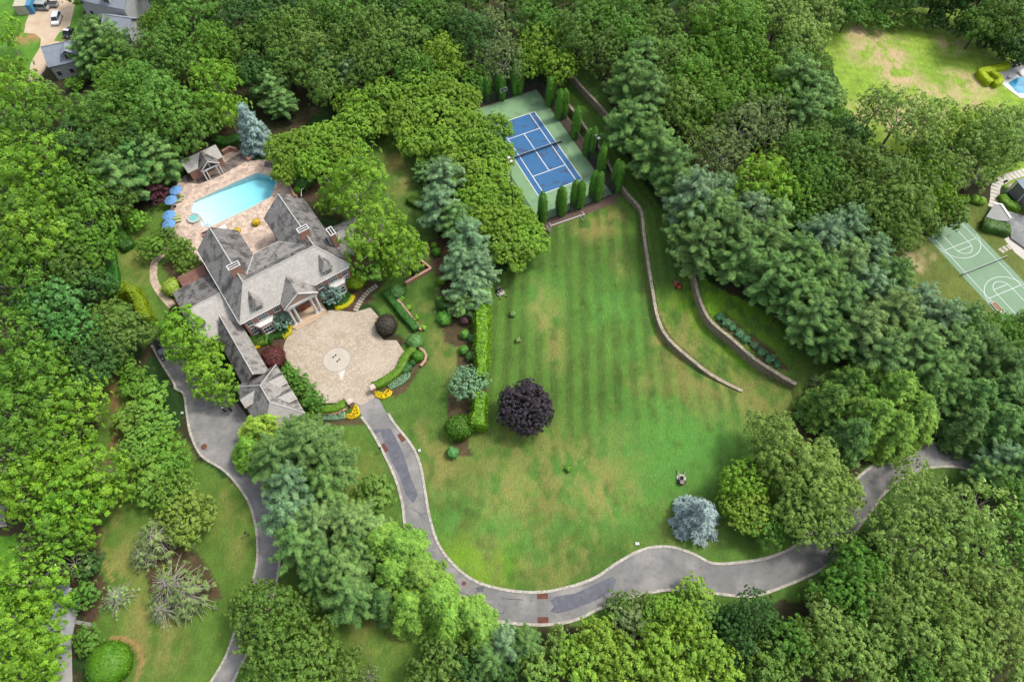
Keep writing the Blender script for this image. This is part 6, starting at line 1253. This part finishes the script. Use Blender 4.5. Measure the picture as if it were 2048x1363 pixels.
T['oak'] = """318 48 40 b;330 100 60 g;385 35 60 g;440 95 55 b;370 130 50 g;500 40 60 d;480 100 50 o;545 75 55 o;590 65 55 v;625 115 55 v;575 130 55 o;520 150 50 d;650 175 45 v;690 35 55 g;690 95 50 o;740 60 58 v;770 120 55 v;805 85 60 v;850 40 55 g;720 135 50 o;830 140 45 g;885 105 42 y;900 45 50 o;940 75 55 d;555 25 50 d;630 40 50 o;770 20 50 d;820 20 40 o;
205 245 70 g;255 200 60 b;295 190 70 g;330 230 75 g;380 260 60 g;270 260 60 o;225 300 60 o;300 300 55 d;160 300 60 d;190 350 55 o;150 540 55 o;190 570 45 d;230 400 45 o;190 500 50 b;
1075 30 55 g;1150 70 55 o;1195 45 55 g;1240 30 55 g;1205 110 50 o;1255 85 55 g;1310 60 55 v;1340 120 60 v;1390 50 50 o;1450 70 80 b;1490 40 60 b;1420 110 60 b;1560 30 60 l;1600 75 58 l;1570 120 50 v;1640 30 45 l;1500 130 55 b;1385 170 60 b;1440 150 55 b;1360 220 60 v;1420 215 60 b;1480 190 55 b;1560 200 50 b;1625 130 42 v;1550 160 50 b;1640 285 50 o;1680 320 50 o;1600 310 55 g;1640 350 55 g;1610 380 50 b;1690 380 50 o;1700 270 45 d;
1770 360 65 v;1740 410 65 v;1800 420 60 v;1830 370 55 v;1840 440 45 o;1790 470 50 v;1725 470 45 o;1965 45 50 o;2010 35 60 o;2030 80 45 d .8;2050 100 40 d .8;1910 15 42 d .7;1870 10 36 d .7;1800 12 34 g .7;1745 12 34 g .7;1690 15 36 g .8;
2012 262 56 l;1990 290 65 l;2040 270 50 l;1955 252 42 l;1930 300 45 v;
1540 870 55 l 1.05;1575 920 70 l 1.05;1620 965 70 l 1.05;1665 990 60 l 1.05;1600 1030 60 l 1.05;1660 1050 55 l;1695 985 40 l;1535 930 50 v;1640 910 45 l;
1690 1190 60 g;1720 1140 60 g;1760 1190 60 l;1650 1240 60 l;1690 1290 65 l;1640 1320 60 v;1580 1290 55 g;1540 1340 60 v;1760 1270 60 l;1740 1330 60 l;1830 1180 65 l;1890 1230 70 l;1850 1290 65 l;1930 1300 65 l;1990 1260 65 l;2020 1320 60 l;1920 1340 55 l;1830 1350 55 g;2010 1190 60 l;1950 1170 60 l;2030 1110 50 g;2030 1050 55 g;2010 980 50 g;
1190 1270 45 y;1215 1310 60 y;1160 1330 60 y;1120 1290 40 l;1260 1330 60 y;1320 1300 60 y;1370 1250 50 y;1400 1300 60 y;1340 1350 60 y;1440 1345 60 y;1080 1345 50 l;890 1320 58 v;850 1350 50 o;940 1345 50 d;1480 1300 45 d;1020 1350 40 d;
500 1215 50 v;540 1230 65 v;525 1275 60 v;570 1290 70 v;620 1290 60 v;640 1335 60 v;560 1350 65 v;520 1345 45 v;520 1180 30 v;600 1220 45 o;690 1340 50 v"""
T['oak'] += ";"+";".join(f"{u} {v} {r} {c}" for u,v,r,c in [(350,-20,55,'g'),(440,-15,55,'o'),(540,-20,55,'o'),(640,-25,58,'g'),(740,-25,58,'o'),(840,-25,58,'g'),(930,-20,58,'o'),(1010,-25,55,'g'),(1080,-25,58,'o'),(1160,-20,58,'g'),(1250,-25,58,'b'),(1340,-20,58,'g'),(1430,-30,60,'b'),(1530,-25,58,'l'),(1620,-25,55,'g'),(1720,-30,50,'g'),(1800,-35,55,'o'),(1890,-30,55,'o'),(1970,-15,60,'d'),(2060,0,60,'o'),(160,-30,45,'g'),(300,-40,40,'g')])
T['airy'] = """985 60 52 w;1010 120 50 w;970 130 40 v;1620 190 45 w;1480 255 60 w;1535 230 55 w;1445 310 60 w;1400 290 50 v;1560 280 50 w;1600 250 45 w;1800 235 70 l;1755 215 45 l;1850 270 55 l;1875 235 48 l;1925 268 56 y;1900 340 50 l;1960 345 45 l;2040 245 40 y;
1840 1010 72 l;1790 1075 68 l;1890 1040 75 l;1930 1070 75 l;1840 1090 80 l;1900 1140 60 l;1822 940 42 l;1800 1125 55 v;1960 1010 60 l;145 1125 45 w .8;60 1110 35 w .8;1800 1240 70 l;2000 1080 50 l;740 1352 26 w .6"""
T['leafy'] = """268 765 36 b .6;300 795 42 k .6;268 832 42 k .6;312 850 46 k .6;282 888 46 k .6;332 902 44 b .6;298 935 42 k .6;350 935 38 b .6;308 975 42 k .6;250 732 26 k .6;176 142 26 g .6;150 168 20 b .6;850 15 45 g;1085 95 58 h;1120 130 45 h;1060 130 40 h;1110 50 45 g;110 615 75 m;150 660 60 m;70 610 50 m;220 640 55 v .9;255 670 55 v .9;215 690 50 o .9;190 720 55 d;180 760 50 d;130 700 50 o;
1745 330 50 o;1880 350 45 a;1885 400 40 a;1860 310 45 b;1900 430 35 o;1720 36 24 g .6;1760 42 26 g .6;1795 46 20 v .5;1830 40 24 g .6;1875 44 26 d .6;1925 58 28 d .6;1965 76 28 d .6;2005 98 28 d .6;2040 118 26 d .6;1700 20 40 g;1490 960 55 h .9;1500 1020 55 y .8;1470 1000 40 h .8;1530 1050 45 g .8;
1510 1225 52 d .9;1460 1240 35 d .8;1330 1230 50 h .7;1390 1190 40 y .7;1290 1225 40 o .6;1260 1245 42 w .6;1400 1225 40 g .7;1240 1215 35 o .6;1640 1200 40 g .8;1700 1120 45 d .8;1740 1095 40 d .8;1560 1280 45 d .8;1620 1280 45 y .8;1960 1240 55 l;
168 1192 32 g .8;176 1280 32 g .6;180 1130 30 d .7;620 850 30 b .6;650 870 24 b .6;578 748 22 g .7;603 773 24 g .7;628 802 26 g .7;1660 420 45 o;1700 430 45 o;1600 430 45 g;72 182 32 w .7;330 470 25 o .5;750 985 42 v .5;725 1005 25 v .5;1670 240 35 g;1660 200 40 l;2000 660 45 g;1960 670 45 g;2035 690 45 g;1680 235 25 a .7"""
T['hornbeam'] = """565 300 38 h;605 290 45 h;650 278 45 h;700 262 45 h;625 325 40 h;680 305 40 h;730 220 42 h;700 200 35 h;770 190 45 h;810 235 48 h;830 185 45 h;880 180 45 h;860 130 38 h;920 200 45 h;870 235 48 h;930 250 48 h;830 280 42 h;890 290 48 h;960 300 45 h;990 260 38 h;920 340 48 h;980 350 45 h;1000 310 35 h;960 400 48 h;1010 400 40 h;990 450 48 h;1040 445 42 h;1060 480 42 h;1020 500 48 h;970 440 40 h;860 300 35 h;570 345 30 h;750 250 35 h;955 160 30 b;905 140 35 h"""
T['pine'] = """545 180 42 p .9;560 205 36 p .8;200 320 50 d;240 360 55 p;280 330 50 m;180 420 40 d;320 320 50 p;650 140 40 d;700 160 35 q;240 120 40 g;206 88 52 p;178 110 40 p;
1258 165 52 p;1285 130 52 p;1262 240 56 p;1300 200 55 p;1312 290 58 p;1345 335 50 p;1352 372 38 p;1305 308 40 e;1590 170 60 p;1620 200 55 p;1600 235 50 p;1560 140 40 e;1388 400 62 q;1376 446 52 p;1420 430 55 p;1440 390 45 q;1402 482 60 p;1460 470 55 p;1500 430 50 q;1480 520 55 p;1530 490 55 p;1550 440 45 r;1540 555 58 p;1590 520 58 p;1640 480 55 q;1690 460 50 q;1590 590 58 p;1640 560 58 p;1690 530 55 r;1740 510 45 q;1620 640 58 p;1680 610 58 p;1730 580 55 q;1780 560 50 e;1660 680 50 e;1720 660 60 r;1780 630 58 r;1830 610 50 q;1760 710 60 p;1820 690 60 r;1880 640 50 q;1850 740 58 p;1900 700 58 p;1950 690 50 p;1890 780 50 e;1980 720 50 e;2020 740 50 p;1930 640 40 p;2030 820 50 p;2000 920 45 q;2030 940 50 p;1975 955 40 p;2035 650 30 p;
890 360 46 q;880 415 50 q .9;910 440 45 p .8;850 345 28 p .7;938 480 48 q;920 530 45 q;955 540 45 q .9;940 580 48 q .8;925 605 35 p .7;
560 920 65 p;620 900 70 p;660 930 60 p;590 970 60 q;650 970 55 p;580 1030 58 q;600 1090 60 p;640 1050 55 r;700 1050 60 r;650 1120 60 p;690 1140 60 p;720 1100 50 p;640 1160 45 e;700 1190 60 p;740 1060 45 r;1010 1290 45 q;980 1320 45 p;1050 1290 40 p;600 870 45 p"""
T['hemlock'] = """760 1090 55 k;800 1100 58 k;790 1150 58 k;840 1160 58 k;820 1210 55 k;870 1200 55 k;900 1240 55 k;940 1235 50 k;890 1275 45 b;960 1270 45 k;770 1200 45 e;520 860 45 y .8;500 900 42 b .8;545 850 38 y .8;
1690 775 52 o;1655 805 50 o;1705 825 46 v;1725 752 44 o;1780 790 65 k;1820 830 60 k;1740 840 60 k;1780 860 55 k;1700 870 50 e;1850 800 50 e;1940 800 60 e;1990 790 60 e;1930 850 50 e;1990 850 60 e;2030 870 45 e;1720 800 45 g"""
T['bare'] = """320 1080 60 w;290 1110 40 w;345 1170 66 v;380 1190 60 w;235 1195 42 r .8;330 1220 45 w;1640 765 26 w"""
T['beech'] = ""
for kind in T:
    for ent in T[kind].replace("\n", "").split(";"):
        f = ent.split()
        if not f: continue
        t = tree(kind, float(f[0]), float(f[1]), float(f[2]), PAL[f[3]], float(f[4]) if len(f) > 4 else 1.0); TREES[-1]['w'] = WORDS[f[3]]
tree('beech', 1050, 815, 57, (60,52,62), .9, "dark purple copper beech with dense round crown alone on the lawn")
for u, v, r_, c_, lb in [(274,440,25,(100,156,56),"fresh green spreading bush inside the curved hedge left of the pool"),(360,500,30,(86,124,46),"olive green bush at the house end of the pool deck"),(303,497,30,(92,140,52),"round green bush left of the stone path"),(378,530,26,(92,132,50),"green bush between stone path and house")]: tree('leafy', u, v, r_, c_, .75, lb, 1, None, 'bush'); TREES[-1]['o'].name = "spreading_bush"
tree('leafy', 937, 765, 46, (104,150,112), .6, "round dense teal tree between the two yellow-green hedge sections", 0)
tree('maple', 307, 386, 29, (84,44,52), 1.0, "dark red Japanese maple beside the uppermost parasol at the pool")
tree('maple', 662, 587, 24, (126,156,144), 1.2, "glaucous weeping small tree at the right side of the portico"); tree('maple', 562, 640, 21, (120,152,136), 1.2, "glaucous weeping small tree at the left side of the portico")
tree('spruce', 505, 262, 33, PAL['s'], 1.05, "tall silvery blue spruce behind the pool deck"); tree('spruce', 1396, 1030, 46, (132,150,148), .75, "round silvery blue spruce on the lawn above the drive bend")
tree('leafy', 350, 985, 52, (98,142,56), .7, "dense rounded green tree, upper of two beside the service drive"); tree('leafy', 375, 1035, 66, (108,142,62), .6, "large dense rounded tree with olive top left of the service drive"); TREES[-1]['o'].name = TREES[-1]['o'].name
# bare trunks behind the pool house
for u, v, h, lb in [(372,312,7,"thick leaning bare trunk behind the pool house"),(389,300,8,"thin pale leaning trunk behind the pool house")]:
    p = at(u, v); t = thing("bare_trunk", tuple(p), 0, lb, "tree trunk"); MB().tube([(0,0,-.1),(-.3,.3,h*.5),(-1.0,.8,h)], [.3,.25,.18] if h == 7 else [.16,.14,.1], 8).build("trunk", BARK, t)
# ---------------------------------------------------------------- labels for the trees
LM = [("the pool house",405,318),("the swimming pool",470,400),("the red brick house",560,540),("the garage wing",530,770),("the paved courtyard",690,710),("the tennis court",1085,290),("the basketball hoop",1006,190),("the soccer goal",1133,450),("the purple beech",1050,815),("the round silver spruce",1396,1030),("the service drive",450,920),("the lower drive bend",1000,1215),("the drive's right end",1740,960),("the right stone wall",1450,670),("the left stone wall",1305,560),("the pale sports court",1950,540),("the dry sunny lawn",1850,130),("the white car",115,42),("the grey roofed house",125,125),("the big clipped bush",220,1326),("the lower left corner",15,1350),("the lower right corner",2035,1350),("the top centre edge",820,5),("the left edge's middle",10,680),("the right edge's middle",2040,740),("the upper right woods",1480,90),("the bottom centre edge",1250,1355),("the deck's silver spruce",505,262),("the orange mower",1355,571),("the grey walking path",165,1246),("the right neighbour's pool",2036,170),("the parked mower",1001,586),("the red maple",307,386)]
TYPE = {'ash':"tuft-crowned tree",'oak':"broad oak",'leafy':"leafy tree",'hornbeam':"hornbeam",'airy':"open-crowned tree",'pine':"white pine",'hemlock':"feathery conifer",'bare':"weeping half-bare conifer"}
def ddir(u, v, lu, lv):
    a = math.degrees(math.atan2(lv-v, u-lu)) % 360
    return ["right of","above and right of","above","above and left of","left of","below and left of","below","below and right of"][int((a+22.5)//45) % 8]
def cand(t, lv):
    sz = "small" if t['r'] < 42 else ("large" if t['r'] >= 65 else "medium")
    ls = sorted(LM, key=lambda L: math.hypot(L[1]-t['u'], L[2]-t['v']))
    L = ls[lv % 3]; d = math.hypot(L[1]-t['u'], L[2]-t['v']); q = "just " if d < 95 else ("" if d < 190 else "well ")
    base = f"{t['w']} {TYPE[t['kind']]} {q}{ddir(t['u'],t['v'],L[1],L[2])} {L[0]}"
    return base if lv < 3 else f"{sz} {base}"
todo = [t for t in TREES if not t['label']]
used = {}
for lv in range(6):
    grp = {}
    for t in todo: grp.setdefault(cand(t, lv), []).append(t)
    nxt = []
    for k, l in grp.items():
        if len(l) == 1 and k not in used: used[k] = l[0]; l[0]['label'] = k
        else: nxt += l
    todo = nxt
ORD = ["leftmost","second from left","third from left","fourth from left","fifth from left","sixth from left","seventh from left","eighth from left"]
grp = {}
for t in todo: grp.setdefault(cand(t, 0), []).append(t)
for k, l in grp.items():
    l.sort(key=lambda t: t['u'])
    prev = [x for x in used if x == k]
    for i, t in enumerate(l): t['label'] = f"{ORD[min(i,7)]} {k}" if len(l) > 1 else "another "+k
GR = {'ash':"bright tuft-crowned trees",'oak':"oaks of the surrounding woods",'leafy':"leafy trees",'hornbeam':"hornbeam grove between pool and court",'airy':"open-crowned trees",'pine':"white pines",'hemlock':"feathery conifers",'bare':"weeping half-bare conifers"}
for t in TREES:
    t['o']["label"] = t['label']
    if t['kind'] in GR: t['o']["group"] = GR[t['kind']]
